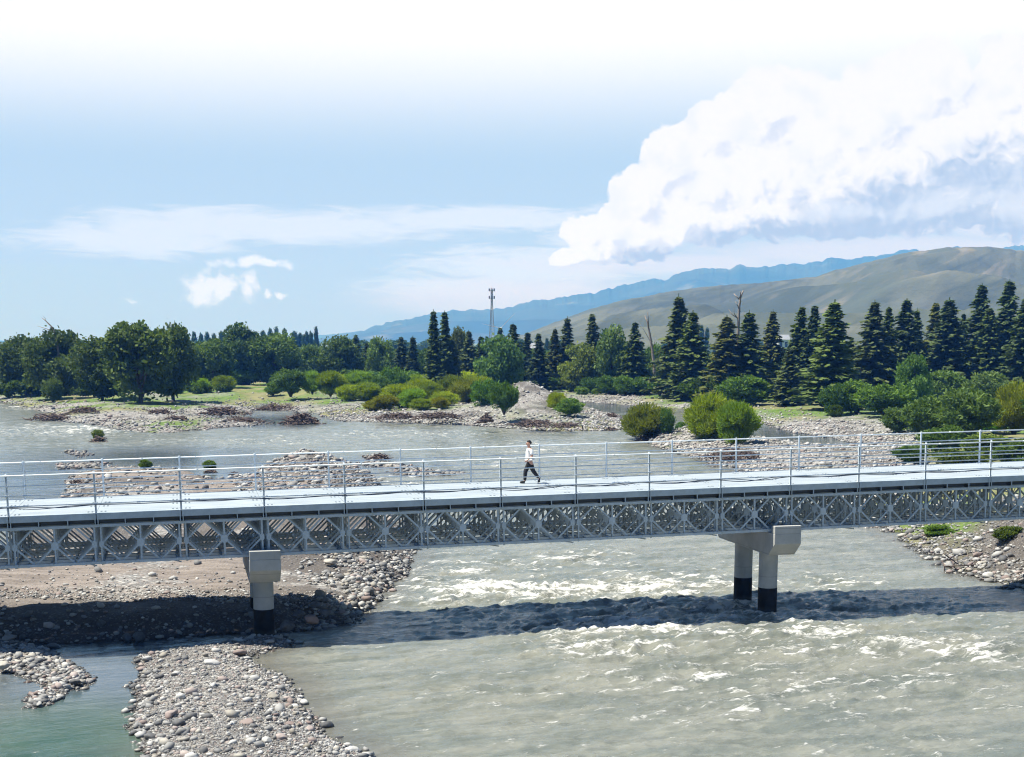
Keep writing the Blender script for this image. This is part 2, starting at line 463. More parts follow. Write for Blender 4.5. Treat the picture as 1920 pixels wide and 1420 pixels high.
def sdist(px, py, poly):
    d2_ = np.full(px.shape, 1e18); ins = np.zeros(px.shape, bool); n = len(poly)
    for i in range(n):
        ax, ay = poly[i]; bx, by = poly[(i + 1) % n]
        ex, ey = bx - ax, by - ay; L = ex * ex + ey * ey + 1e-12
        t_ = np.clip(((px - ax) * ex + (py - ay) * ey) / L, 0, 1)
        dx = px - ax - ex * t_; dy = py - ay - ey * t_
        np.minimum(d2_, dx * dx + dy * dy, out=d2_)
        c = (ay > py) != (by > py)
        if c.any():
            xi = ax + (py - ay) * ex / (ey if abs(ey) > 1e-12 else 1e-12)
            ins ^= c & (px < xi)
    d = np.sqrt(d2_); return np.where(ins, d, -d)


def gpix(x, y):                              # where a point of the water level sits in the photo
    dep = y * CP + HC * SP; up = y * SP - HC * CP
    return 960 + F * x / dep, CY - F * up / dep


def bump2(x, y, cx, cy_, r, p=1.0):
    return np.exp(-(((x - cx) ** 2 + (y - cy_) ** 2) / (r * r)) ** p)


MOUNDS = [(985, 782, 6.5, 4.4), (1012, 772, 5.0, 3.0), (960, 790, 5.0, 1.2), (608, 748, 5.0, 1.6), (590, 752, 4, 1.0), (268, 757, 5.0, 1.2), (440, 752, 5, .8), (560, 880, 3.5, .5), (1290, 826, 5.0, .9),
          (455, 778, 4, .5), (150, 770, 8, .5)]


def land(x, y):
    """ground height and shore distance"""
    z = np.full(x.shape, -1.0); sdm = np.full(x.shape, -50.0); which = np.zeros(x.shape, int)
    k = np.clip(y / 60., .5, 3)
    for i, (poly, h, sw, wob) in enumerate(LANDS):
        if i == 0: sel = np.ones(x.shape, bool)
        else:
            mn = poly.min(0) - 8; mx = poly.max(0) + 8
            sel = (x > mn[0]) & (x < mx[0]) & (y > mn[1]) & (y < mx[1])
        if not sel.any(): continue
        xs, ys = x[sel], y[sel]
        sd = sdist(xs, ys, poly)
        sd = sd + wob * (fbm(xs * .9, ys * .9, 4, 3 + i) - .5) * 2 * np.where(np.abs(sd) < 6, 1, .3)
        hh = h
        if i == 1: hh = h * (.75 + .5 * fbm(xs * .12, ys * .12, 3, 8))
        zz = np.where(sd > 0, hh * (1 - np.exp(-sd / sw)), np.maximum(sd * .4, -1.0))
        u = sdm[sel]; better = sd > u
        sdm[sel] = np.where(better, sd, u); z[sel] = np.maximum(z[sel], zz)
        wv = which[sel]; wv[better] = i; which[sel] = wv
    ins = sstep(sdm, 0, 2)
    z = z + ins * (fbm(x * .35, y * .35, 4, 20) - .5) * .35 * np.where(which == 0, 1.6, .8)
    z = z + ins * (fbm(x * 2.2, y * 2.2, 3, 25) - .5) * .10
    for (px, py, r, h) in MOUNDS:
        c = at(px, py); z = z + h * bump2(x, y, c[0], c[1], r, .8) * sstep(sdm, -2, 1)
    # right bank rises away from the water near the bridge
    px, py = gpix(x, y)
    z = z + sstep(px, 1700, 2000) * sstep(py, 930, 990) * 1.4 * sstep(sdm, .5, 7)
    z = z + sstep(y, 300, 900) * 4 * sstep(x, 50, 900) * 0
    return z, sdm, which


def ground_masks(x, y, z, sdm, which):
    px, py = gpix(x, y)
    n = fbm(x * .10, y * .10, 4, 40); n2 = fbm(x * .45, y * .45, 4, 44)
    farm = (which == 0)
    g = sstep(n + .35 * n2 + np.clip(sdm / 30., -1, 1.0) * .35, .60, .74)
    g = np.where(farm, g, 0)
    g = np.where(farm & (sdm > 30), np.maximum(g, .8 + .2 * n2), g)
    def ell(cx, cy_, rx, ry): return np.exp(-(((px - cx) / rx) ** 2 + ((py - cy_) / ry) ** 2) ** 2)
    gr = np.zeros(x.shape)
    for e in [(990, 775, 150, 26), (1130, 748, 130, 12), (1235, 752, 60, 8), (1540, 815, 170, 24), (1450, 870, 230, 44), (1640, 880, 120, 50), (800, 790, 220, 8),
              (620, 765, 60, 10), (270, 755, 40, 6), (1400, 820, 60, 12), (260, 790, 150, 10), (1750, 1060, 70, 40), (1890, 1050, 120, 60)]:
        gr = np.maximum(gr, ell(*e))
    g = g * (1 - gr)
    ga = np.zeros(x.shape)
    for e in [(800, 748, 190, 20), (1100, 738, 160, 12), (1770, 1003, 90, 17), (190, 762, 120, 6), (620, 762, 60, 6), (430, 758, 80, 6), (60, 735, 60, 20), (1500, 775, 110, 16), (1540, 785, 120, 10), (520, 760, 60, 6), (1240, 755, 40, 6)]:
        ga = np.maximum(ga, ell(*e))
    g = np.where(farm, np.maximum(g, ga * (.6 + .8 * n2)), g)
    dry = sstep(n, .42, .62)
    # packed sandy top of the bar and the track on it
    sand = np.zeros(x.shape)
    for e in [(130, 1132, 400, 46), (380, 1118, 130, 46), (280, 910, 160, 14), (430, 960, 160, 60), (560, 930, 60, 20), (600, 1050, 40, 20)]:
        sand = np.maximum(sand, ell(*e))
    sand = np.where(which == 1, sand * sstep(n2, .22, .44), 0)
    soil = np.where(which == 1, np.maximum(sstep(n2 + .2 * n, .42, .62), sstep(py, 1155, 1180) * (px < 560)), np.where(farm, np.maximum(sstep(n2, .5, .7) * .7, .9 * sstep(px, 1690, 1760) * sstep(py, 960, 1010)), .35 * sstep(n2, .4, .6)))  # bar's front slope: dark soil, spread full to deepen the bridge shadow
    return np.clip(g, 0, 1), np.clip(sand, 0, 1), np.clip(soil, 0, 1), np.clip(dry, 0, 1)


def fan(y0, y1, rows, cols, spread, extra=0.0):
    ys = y0 * (y1 / y0) ** (np.arange(rows) / (rows - 1))
    ts = np.linspace(-1, 1, cols)
    Y = np.repeat(ys[:, None], cols, 1); X = ts[None, :] * (Y * spread + extra)
    i = np.arange(rows - 1)[:, None] * cols + np.arange(cols - 1)[None, :]; i = i.ravel()
    return X.ravel(), Y.ravel(), np.stack([i, i + 1, i + 1 + cols, i + cols], 1)


# rows: dense to 420 m, coarser to the horizon; one sheet
Xa, Ya, _ = fan(15, 420, 700, 520, .62, 6)
ysb = 420 * (12200 / 420) ** (np.arange(1, 61) / 60)
tsb = np.linspace(-1, 1, 520)
Xb = (tsb[None, :] * (ysb[:, None] * .62 * (1 + np.arange(1, 61)[:, None] / 60 * .7) + 6)).ravel(); Yb = np.repeat(ysb[:, None], 520, 1).ravel()
X = np.concatenate([Xa, Xb]); Y = np.concatenate([Ya, Yb])
rows, cols = 760, 520
ii = (np.arange(rows - 1)[:, None] * cols + np.arange(cols - 1)[None, :]).ravel()
Q = np.stack([ii, ii + 1, ii + 1 + cols, ii + cols], 1)
Zg, SDM, WH = land(X, Y)
Zg = np.where(Y > 420, np.maximum(Zg, 1.0), Zg)
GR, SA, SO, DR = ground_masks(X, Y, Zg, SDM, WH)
me = make_mesh('ground', np.stack([X, Y, Zg], 1), Q, True)
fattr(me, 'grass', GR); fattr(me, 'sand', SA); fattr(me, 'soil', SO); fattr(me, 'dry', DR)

m, t, b = material('ground_cover'); p = pos(t)
ga, sa, soa, dra = t.attr('grass'), t.attr('sand'), t.attr('soil'), t.attr('dry')
zz = t.node('ShaderNodeSeparateXYZ'); t.l.new(p, zz.inputs[0])
vc = t.vor(p, 5.5, out='Color'); vd = t.vor(p, 5.5); hs = t.node('ShaderNodeSeparateColor'); t.l.new(vc, hs.inputs[0])
c = t.mix(hs.outputs[0], (.15, .15, .15), (.46, .45, .43))
c = t.mix(t.m('MULTIPLY', t.m('GREATER_THAN', hs.outputs[1], .85), .4), c, (.36, .26, .22))
c = t.mix(t.ss(vd, .42, .62, 0, .65), c, (.11, .10, .095))
vb = t.vor(p, 16, out='Color'); hb = t.node('ShaderNodeSeparateColor'); t.l.new(vb, hb.inputs[0])
fine = t.mix(hb.outputs[0], (.065, .062, .060), (.19, .18, .175))
fine = t.mix(t.m('GREATER_THAN', hb.outputs[1], .9), fine, (.46, .45, .43))
n1 = t.noise(p, .8, 6, .6)
c = t.mix(t.ss(t.m('MULTIPLY_ADD', n1, .8, t.m('MULTIPLY', soa, .5)), .45, .75), c, fine)
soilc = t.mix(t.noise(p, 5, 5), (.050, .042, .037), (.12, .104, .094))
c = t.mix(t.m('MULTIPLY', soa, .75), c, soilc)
sandc = t.mix(t.ss(t.noise(t.mapping(p, scale=(.25, 1.3, 1)), 1.6, 6, .6), .35, .65), (.165, .138, .120), (.265, .228, .203))
sandc = t.mix(t.m('MULTIPLY', t.m('GREATER_THAN', hb.outputs[2], .9), .5), sandc, (.20, .17, .15))
c = t.mix(t.m('MULTIPLY', sa, .95), c, sandc)
gc = t.mix(t.ss(t.noise(p, 1.3, 5), .35, .65), (.065, .12, .020), (.13, .20, .04))
gd = t.mix(t.ss(t.noise(p, .5, 6), .35, .65), (.17, .16, .08), (.25, .22, .12))
gg = t.mix(t.m('MULTIPLY', dra, .8), gc, gd)
c = t.mix(ga, c, gg)
wet = t.ss(t.m('ADD', zz.outputs[2], t.m('MULTIPLY', t.noise(p, 2.5, 3), .10)), .16, .05)
c = t.mix(wet, c, t.mix(1.0, c, (.34, .32, .30), 'MULTIPLY'))
t.l.new(c, b.inputs['Base Color'])
t.l.new(t.lin(wet, 0, 1, .95, .35), b.inputs['Roughness']); b.inputs['Specular IOR Level'].default_value = .3
hgt = t.m('SUBTRACT', t.m('MULTIPLY', t.noise(p, 11, 5, .7), .6), t.m('MULTIPLY', vd, .55))
bump(t, b, hgt, .8, .10)
M['ground'] = m
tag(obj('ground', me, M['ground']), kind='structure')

# ------------------------------------------------------------ water
TURB = [(1000, 1120, 260, 40, 1.0), (1120, 1050, 160, 22, .65), (880, 1120, 110, 26, .9), (1250, 1095, 260, 36, .7), (1300, 1150, 300, 30, .9), (1130, 1215, 170, 34, 1.0),
        (1450, 1190, 260, 34, .85), (1660, 1215, 200, 26, .75), (1840, 1230, 130, 30, .7), (1560, 1095, 120, 24, .5), (1300, 1270, 300, 34, .45), (1700, 1290, 260, 34, .45),
        (1400, 1340, 420, 50, .35), (700, 1270, 120, 60, .10), (1180, 1180, 220, 24, .9), (1500, 1140, 300, 18, .7), (1000, 1300, 250, 40, .3),
        (150, 808, 170, 12, .75), (480, 830, 260, 10, .5), (760, 815, 220, 14, .45), (1010, 845, 160, 20, .45), (900, 870, 120, 12, .55), (60, 765, 70, 8, .7),
        (720, 900, 100, 8, .6), (800, 905, 120, 10, .4), (1100, 870, 120, 10, .35), (620, 1130, 60, 20, .1), (1391, 1140, 26, 9, 1.0), (1437, 1160, 28, 9, 1.0), (1350, 1150, 60, 12, .9), (900, 1080, 260, 50, .55), (1200, 1130, 420, 60, .6), (1500, 1200, 420, 60, .55), (1600, 1300, 400, 60, .42), (1600, 1400, 300, 40, .35), (1150, 1400, 400, 40, .2)]
CALM = [(180, 1300, 230, 120), (60, 1230, 90, 40), (340, 1215, 120, 24), (80, 900, 200, 50), (300, 860, 260, 22), (640, 870, 200, 14), (410, 890, 90, 22), (1500, 815, 130, 20), (1150, 765, 130, 10), (500, 790, 130, 14)]


def wmasks(x, y):
    px, py = gpix(x, y)
    tb = np.zeros(x.shape); cm = np.zeros(x.shape)
    for cx, cy_, rx, ry, a in TURB: tb = np.maximum(tb, a * np.exp(-(((px - cx) / rx) ** 2 + ((py - cy_) / ry) ** 2)))
    for cx, cy_, rx, ry in CALM: cm = np.maximum(cm, np.exp(-(((px - cx) / rx) ** 2 + ((py - cy_) / ry) ** 2) ** 2))
    tb = tb * (.55 + .9 * fbm(x * .15, y * .25, 3, 70))
    pool = np.exp(-(((px - 150) / 280) ** 2 + ((py - 1400) / 90) ** 2) ** 2)
    return np.clip(tb * (1 - cm), 0, 1), np.clip(cm, 0, 1), pool


Xw, Yw, Qw = fan(15, 420, 960, 560, .56, 5)
TB, CM, PL = wmasks(Xw, Yw)
# flow runs from the far left towards the near right: crests are long across it
fx = Xw * .92 + Yw * .38; fy = -Xw * .38 + Yw * .92
wx = fbm(fx * .35, fy * .5, 3, 80) * 2.2; wy = fbm(fx * .35, fy * .5, 3, 83) * 2.2
def ridge(a): return 1 - np.abs(2 * a - 1)
r1 = ridge(fbm(fx * .42 + wx, fy * .85 + wy, 3, 90)); r2 = ridge(fbm(fx * 1.1 + wy, fy * 2.1 + wx, 3, 95)); r3 = ridge(fbm(fx * 2.6, fy * 4.6 + wx, 3, 99))
crest = np.clip(.55 * r1 ** 3 + .33 * r2 ** 2.5 + .14 * r3 ** 2, 0, 1)
Zw = TB * (crest * .62 - .16) + (1 - CM) * ((fbm(fx * .8, fy * 1.6, 3, 60) - .5) * .14 + (r3 - .6) * .05 + (r2 - .6) * .04)
lz, lsd, _ = land(Xw, Yw)
shore = sstep(lsd, -1.2, 0.2); Zw = Zw * (1 - shore * .9)
ra = np.where(shore < 1, crest, 0)
m_ = make_mesh('river', np.stack([Xw, Yw, Zw], 1), Qw, True)
fattr(m_, 'turb', TB); fattr(m_, 'calm', CM); fattr(m_, 'pool', PL); fattr(m_, 'crest', ra); fattr(m_, 'shallow', sstep(lsd, -2.2, 0))

m, t, b = material('river_water'); p = pos(t)
tb, cm_, pl, cr, sh = t.attr('turb'), t.attr('calm'), t.attr('pool'), t.attr('crest'), t.attr('shallow')
rt = t.mapping(p, rot=(0, 0, R(-22)), scale=(1, 1, 1)); st = t.mapping(rt, scale=(.45, 1.3, 1))
nb = t.noise(st, .5, 5, .6)
c = t.mix(t.ss(nb, .38, .62), (.140, .155, .138), (.215, .220, .190))
c = t.mix(t.ss(t.noise(st, 1.1, 6, .6, 1.0), .50, .36, 0, .5), c, (.110, .122, .105))
c = t.mix(t.ss(t.noise(st, 1.8, 6, .65, .6), .5, .75, 0, .35), c, (.32, .315, .26))
c = t.mix(t.m('MULTIPLY', cm_, .70), c, (.022, .050, .095))  # calm water tinted dark blue, standing in for reflected sky
pc = t.mix(t.ss(t.noise(p, .35, 3), .35, .65), (.040, .082, .066), (.065, .11, .085))
c = t.mix(pl, c, pc)
c = t.mix(t.m('MULTIPLY', sh, t.m('MULTIPLY_ADD', cm_, -.5, .55)), c, (.10, .09, .075))
# foam: torn white water on the crests
f1 = t.noise(t.mapping(rt, scale=(.50, 1.25, 1)), 1.35, 8, .66, 1.3); f2 = t.noise(t.mapping(rt, scale=(.6, 1.2, 1)), 6.5, 6, .7, .8)
fo = t.m('ADD', f1, t.m('MULTIPLY', t.m('SUBTRACT', f2, .5), .42)); fo = t.m('ADD', fo, t.m('MULTIPLY', t.m('SUBTRACT', cr, .30), .26))
thr = t.m('MULTIPLY_ADD', tb, -.235, .735)
foam = t.ss(t.m('SUBTRACT', fo, thr), -0.02, .15)
foam = t.m('MULTIPLY', foam, t.m('SUBTRACT', 1.0, cm_))
fleck = t.noise(t.mapping(rt, scale=(.35, 1.6, 1)), 3.4, 7, .7, 1.6)  # streaky noise for the thin pale foam lace
lace = t.m('MULTIPLY', t.ss(fleck, .60, .68), t.m('MULTIPLY_ADD', tb, .45, .05))
foam = t.m('MAXIMUM', foam, t.m('MULTIPLY', lace, t.m('SUBTRACT', 1.0, cm_)))
c = t.mix(foam, c, (.62, .62, .60))
t.l.new(c, b.inputs['Base Color'])
t.l.new(t.m('MAXIMUM', t.m('ADD', t.lin(foam, 0, 1, .05, .70), t.m('MULTIPLY', t.m('SUBTRACT', 1.0, cm_), .08)), 0.0), b.inputs['Roughness']); b.inputs['IOR'].default_value = 1.33
b.inputs['Specular IOR Level'].default_value = .5
w1 = t.noise(t.mapping(rt, scale=(.5, 1.5, 1)), 2.2, 6, .62, .5); w2 = t.noise(t.mapping(rt, scale=(.6, 1.6, 1)), .55, 4, .55)
hh = t.m('ADD', t.m('MULTIPLY', w1, .5), t.m('MULTIPLY', w2, 1.0)); hh = t.m('ADD', hh, t.m('MULTIPLY', foam, .12))
hh = t.m('MULTIPLY', hh, t.m('MULTIPLY_ADD', cm_, -.86, 1.0))
bump(t, b, hh, 1.0, .17)
M['water'] = m
tag(obj('river', m_, M['water']), kind='structure')
# ------------------------------------------------------------ the bridge
TH, GRADE = .2309, .0149
BO = np.array([-17.934, 49.676, HC - 6.19])                       # first hand-rail post at deck level
dx_, wx_ = np.array([math.cos(TH), math.sin(TH), GRADE]), np.array([-math.sin(TH), math.cos(TH), 0.0])


def BR(n, w_, z): return BO + dx_ * n + wx_ * w_ + np.array([0, 0, z])


bridge = empty('bridge', BO, TH)
bridge.rotation_euler = (0, -math.atan(GRADE), TH)
tag(bridge, 'grey galvanised steel lattice panel bridge with pale plate deck crossing the river', 'bridge')
N0, N1 = -4, 18                                                     # modules of three metres
DW = 5.85
Lx = 3.0


def dup(o, loc, parent=bridge):
    c = o.copy(); COL.objects.link(c); c.parent = parent; c.location = loc; return c


def place_all(o, locs):
    o.location = locs[0]; o.parent = bridge
    for l in locs[1:]: dup(o, l)


# deck plates, five strips per module with narrow gaps
a = MB()
for k in range(2):
    y0 = k * (DW / 2); a.box((.006, y0 + .006, -.030), (Lx - .006, y0 + DW / 2 - .006, 0))
for x_ in (.16, .30, Lx - .30, Lx - .16):                            # bolt heads beside the joints
    for y_ in (.45, .62, 2.2, 2.4, 3.5, 3.7, 5.2, 5.4): a.tube([(x_, y_, 0), (x_, y_, .018)], .035, 6)
dk = a.build('deck_plate', M['deck'])
place_all(dk, [(n * Lx, 0, 0) for n in range(N0, N1)])
# edge channel, one per side and module
a = MB()
prof = [(-.012, .012), (-.012, -.225), (.10, -.225), (.10, -.205), (.012, -.205), (.012, -.032), (.10, -.032), (.10, .012)]
a.prism(prof, .012, Lx - .012, lambda u, v, t_: (t_, u, v))
a.box((.02, -.035, -.21), (.10, -.012, .02)); a.box((Lx - .10, -.035, -.21), (Lx - .02, -.012, .02))
for k in range(4):
    x_ = min(max(k * Lx / 3, .05), Lx - .05)
    a.box((x_ - .016, -.004, -.40), (x_ + .016, .028, -.2245)); a.box((x_ - .055, -.006, -.411), (x_ + .055, .028, -.3985))
ec = a.build('edge_channel', M['fascia'])
place_all(ec, [(n * Lx, 0, 0) for n in range(N0, N1)])
for n in range(N0, N1):
    c = dup(ec, ((n + 1) * Lx, DW, 0)); c.rotation_euler = (0, 0, math.pi)
# floor beams under the deck: three cells a module, webs with rounded haunches
a = MB()
for k in range(4):
    x_ = k * Lx / 3
    x_ = min(max(x_, .05), Lx - .05)
    a.box((x_ - .010, .03, -.40), (x_ + .010, DW - .03, -.212))
    a.box((x_ - .05, .03, -.405), (x_ + .05, DW - .03, -.392))
    for sgn in (-1, 1):
        if (k == 0 and sgn < 0) or (k == 3 and sgn > 0): continue
        a.prism([(0, -.2275), (.09 * sgn, -.2275), (.07 * sgn, -.245), (.03 * sgn, -.262), (.011 * sgn, -.30), (0, -.30)], .04, .055,
                lambda u, v, t_, x_=x_: (x_ + u, t_, v))
        a.prism([(0, -.2275), (.09 * sgn, -.2275), (.07 * sgn, -.245), (.03 * sgn, -.262), (.011 * sgn, -.30), (0, -.30)], DW - .055, DW - .04,
                lambda u, v, t_, x_=x_: (x_ + u, t_, v))
for y_ in (.26, 1.7, 2.65, 3.6, 4.55, 5.3): a.box((.06, y_ - .04, -.39), (Lx - .06, y_ + .04, -.20))  # stringers; front one added dark so the cells read as shaded
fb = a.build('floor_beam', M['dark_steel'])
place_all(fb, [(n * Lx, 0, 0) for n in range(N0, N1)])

# the lattice panel: chords of back to back channels, end posts, centre post, two diamonds
ZT, ZB = -.412, -1.868
zt, zb = ZT - .10, ZB + .10; zm = (ZT + ZB) / 2


def lattice():
    a = MB()
    for z0, z1 in ((ZT - .10, ZT), (ZB, ZB + .10)):
        for y0, y1 in ((-.075, -.065), (.065, .075)): a.box((.001, y0, z0), (Lx - .001, y1, z1))
        for y0, y1 in ((-.065, -.030), (.030, .065)):
            a.box((.02, y0, z1 - .010), (Lx - .02, y1, z1 - .001)); a.box((.02, y0, z0 + .001), (Lx - .02, y1, z0 + .010))
        for x_ in (.55, 1.0, 2.0, 2.45): a.box((x_ - .05, -.068, z0 - .012), (x_ + .05, .068, z0 + .0))
    for x_ in (.115, Lx - .115, Lx / 2):
        for yy in (-.028, .028): a.box((x_ - .033, yy - .006, zb), (x_ + .033, yy + .006, zt))
        a.box((x_ - .033, -.034, zb), (x_ - .027, .034, zt))
    g = .20
    pts = []
    for c0 in (0, 1):
        xl = .115 + c0 * (Lx / 2 - .115); xr = Lx / 2 if c0 == 0 else Lx - .115
        xm = (xl + xr) / 2
        for (p, q) in (((xl, zm), (xm - .05, zt)), ((xm + .05, zt), (xr, zm)), ((xl, zm), (xm - .05, zb)), ((xm + .05, zb), (xr, zm))):
            pts.append((p, q))
    for p, q in pts:
        a.bar((p[0], -.022, p[1]), (q[0], -.022, q[1]), .062, .012)
        a.bar((p[0], .022, p[1]), (q[0], .022, q[1]), .062, .012)
        a.bar((p[0], 0, p[1]), (q[0], 0, q[1]), .012, .044)
    return a


def gusset(x_, w_, h_=.30):
    a = MB(); c = .07
    pr = [(x_ - w_ / 2, zm - h_ / 2 + c), (x_ - w_ / 2 + c, zm - h_ / 2), (x_ + w_ / 2 - c, zm - h_ / 2), (x_ + w_ / 2, zm - h_ / 2 + c),
          (x_ + w_ / 2, zm + h_ / 2 - c), (x_ + w_ / 2 - c, zm + h_ / 2), (x_ - w_ / 2 + c, zm + h_ / 2), (x_ - w_ / 2, zm + h_ / 2 - c)]
    for y0 in (-.0435, .0365): a.prism(pr, y0, y0 + .007, lambda u, v, t_: (u, t_, v))
    return a


a = lattice()
for x_, w_ in ((Lx / 2, .26), (.125, .17), (Lx - .125, .17)):
    g_ = gusset(x_, w_); n0 = a.n
    for Vv in g_.v: a.v.append(Vv); a.n += len(Vv)
    a.q += [q + n0 for q in g_.q]; a.t += [q + n0 for q in g_.t]
tp = a.build('truss_panel', M['steel'])
ROWS = [.16, .98, 1.80, 2.92, 3.74, 4.86, 5.69]
locs = []
for r_ in ROWS:
    lo, hi = (N0, N1) if r_ < 1.2 else (-1, 14)
    for n in range(lo, hi): locs.append((n * Lx, r_, 0))
tagd = 0
place_all(tp, locs[:96 + 22])
# row-to-row bracing frames at every joint and sway bracing below
a = MB()
for (r0, r1) in zip(ROWS[:-1], ROWS[1:]):
    for x_ in (.23,) if r0 > 2 else ():
        a.bar((x_, r0, zt - .03), (x_, r1, zb + .05), .04, .012, (1, 0, 0)); a.bar((x_ + .014, r0, zb + .05), (x_ + .014, r1, zt - .03), .04, .012, (1, 0, 0))
        a.bar((x_, r0, zm), (x_, r1, zm), .05, .012, (1, 0, 0))
a.bar((.1, ROWS[0], ZB - .022), (Lx - .1, ROWS[-1], ZB - .022), .04, .04, (0, 0, 1)); a.bar((.1, ROWS[-1], ZB - .064), (Lx - .1, ROWS[0], ZB - .064), .04, .04, (0, 0, 1))
for x_ in (.10, Lx / 2 - .2, Lx - .25): a.box((x_, ROWS[0] - .1, ZB + .03), (x_ + .1, ROWS[-1] + .1, ZB + .11))
for x_ in (.5, 1.3, 2.1, 2.7): a.box((x_, ROWS[0] + .1, ZB + .02), (x_ + .05, ROWS[-1] - .1, ZB + .05))
bf = a.build('sway_brace', M['steel'])
place_all(bf, [(n * Lx, 0, 0) for n in range(N0, N1)])
# hand rails
RZ = [1.46, 1.08, .735, .365]
for side, yb in ((0, .035), (1, DW - .035)):
    a = MB()
    out = -1 if side == 0 else 1
    for z_ in RZ:
        a.tube([(N0 * Lx, yb + out * .05, z_), (N1 * Lx, yb + out * .05, z_)], .020 if z_ < 1.4 else .026, 8)
        for n in range(N0, N1):
            a.tube([(n * Lx + .55 + .9 * (n % 2), yb + out * .05, z_), (n * Lx + .67 + .9 * (n % 2), yb + out * .05, z_)], .031, 8)
    rl = a.build('railing', M['rail'], bridge, True)
    q = MB()
    q.box((-.034, -.008, -.0), (-.027, .04, 1.47)); q.box((.027, -.008, 0), (.034, .04, 1.47)); q.box((-.034, .034, .0), (.034, .04, 1.47))
    q.box((-.09, -.06, .0), (.09, .08, .014))
    for z_ in RZ: q.box((-.055, -.052, z_ - .028), (.055, -.008, z_ + .028))
    q.tube([(0, 0.02, 1.47), (0, .02, 1.53)], .035, 8)
    pm = q.mesh('rail_post')
    for n in range(N0, N1 + 1):
        o = obj('rail_post', pm, M['rail'], rl); o.location = (n * Lx + (.0 if side == 0 else .0), yb, 0)
        if side: o.rotation_euler = (0, 0, math.pi)
# cable slung along the lowest near rail
for ph0, am in ((0, .045), (1.3, .06)):
    pts = [(x_, .0 + .012 * math.sin(x_ * 3 + ph0), .33 - am * (.5 - .5 * math.cos(2 * math.pi * x_ / 3.0 + ph0)) * (1 + .5 * math.sin(x_ * .7 + ph0)) + .02 * math.sin(x_ * 1.9 + ph0)) for x_ in np.arange(N0 * Lx, N1 * Lx, .25)]
    o = MB(); o.tube(pts, .016, 5); o.build('cable', M['cable'], bridge, True)

# ------------------------------------------------------------ piers


def pier(n, label, split_z, grp):
    """n: metres along the bridge"""
    base = BR(n, 0, 0); root = empty('bridge_pier', (base[0], base[1], 0.0), TH)
    tag(root, label, 'bridge pier', grp)
    zs = base[2] + ZB - .055                                          # seat level
    T2 = 1.15 / 2
    Z0 = zs - .95; Zk = zs - .42
    w0, w1 = -.42, 6.25
    a = MB()
    pr = [(w0, zs), (w0, Zk), (w0 + .62, Z0), (w1 - .62, Z0), (w1, Zk), (w1, zs)]
    a.prism(pr, -T2, T2, lambda u, v, t_: (t_, u, v))
    cap = a.build('pier_cap', M['concrete'], root, bevel=.02)
    for u0, u1 in ((w0, w0 + .34), (w1 - .34, w1)):
        a = MB(); a.box((-T2 + .003, u0 + .003, zs), (T2 - .003, u1 - .003, zs + .32)); s_ = a.build('end_block', M['concrete'], cap, bevel=.015)
    a = MB()
    for u in ROWS: a.box((-.3, u - .12, zs), (.3, u + .12, zs + .052))
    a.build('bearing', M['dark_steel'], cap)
    for u in (1.45, 4.1):
        a = MB(); a.tube([(0, u, split_z), (0, u, Z0 + .01)], .39, 40)
        c = a.build('column', M['concrete'], root, True)
        e = c.modifiers.new('e', 'EDGE_SPLIT'); e.split_angle = R(50)
        a = MB(); a.tube([(0, u, -2.2), (0, u, split_z - .0)], .396, 40)
        c2 = a.build('painted_band', M['black_paint'], c, True)
        e = c2.modifiers.new('e', 'EDGE_SPLIT'); e.split_angle = R(50)
    return root


pier(29.75, 'concrete pier with two black-footed round columns standing in the river on the right', 1.18, 'concrete piers under the bridge')
pier(8.95, 'concrete pier standing at the gravel bank left of the open water', 1.18, 'concrete piers under the bridge')
# ------------------------------------------------------------ hills and far mountains


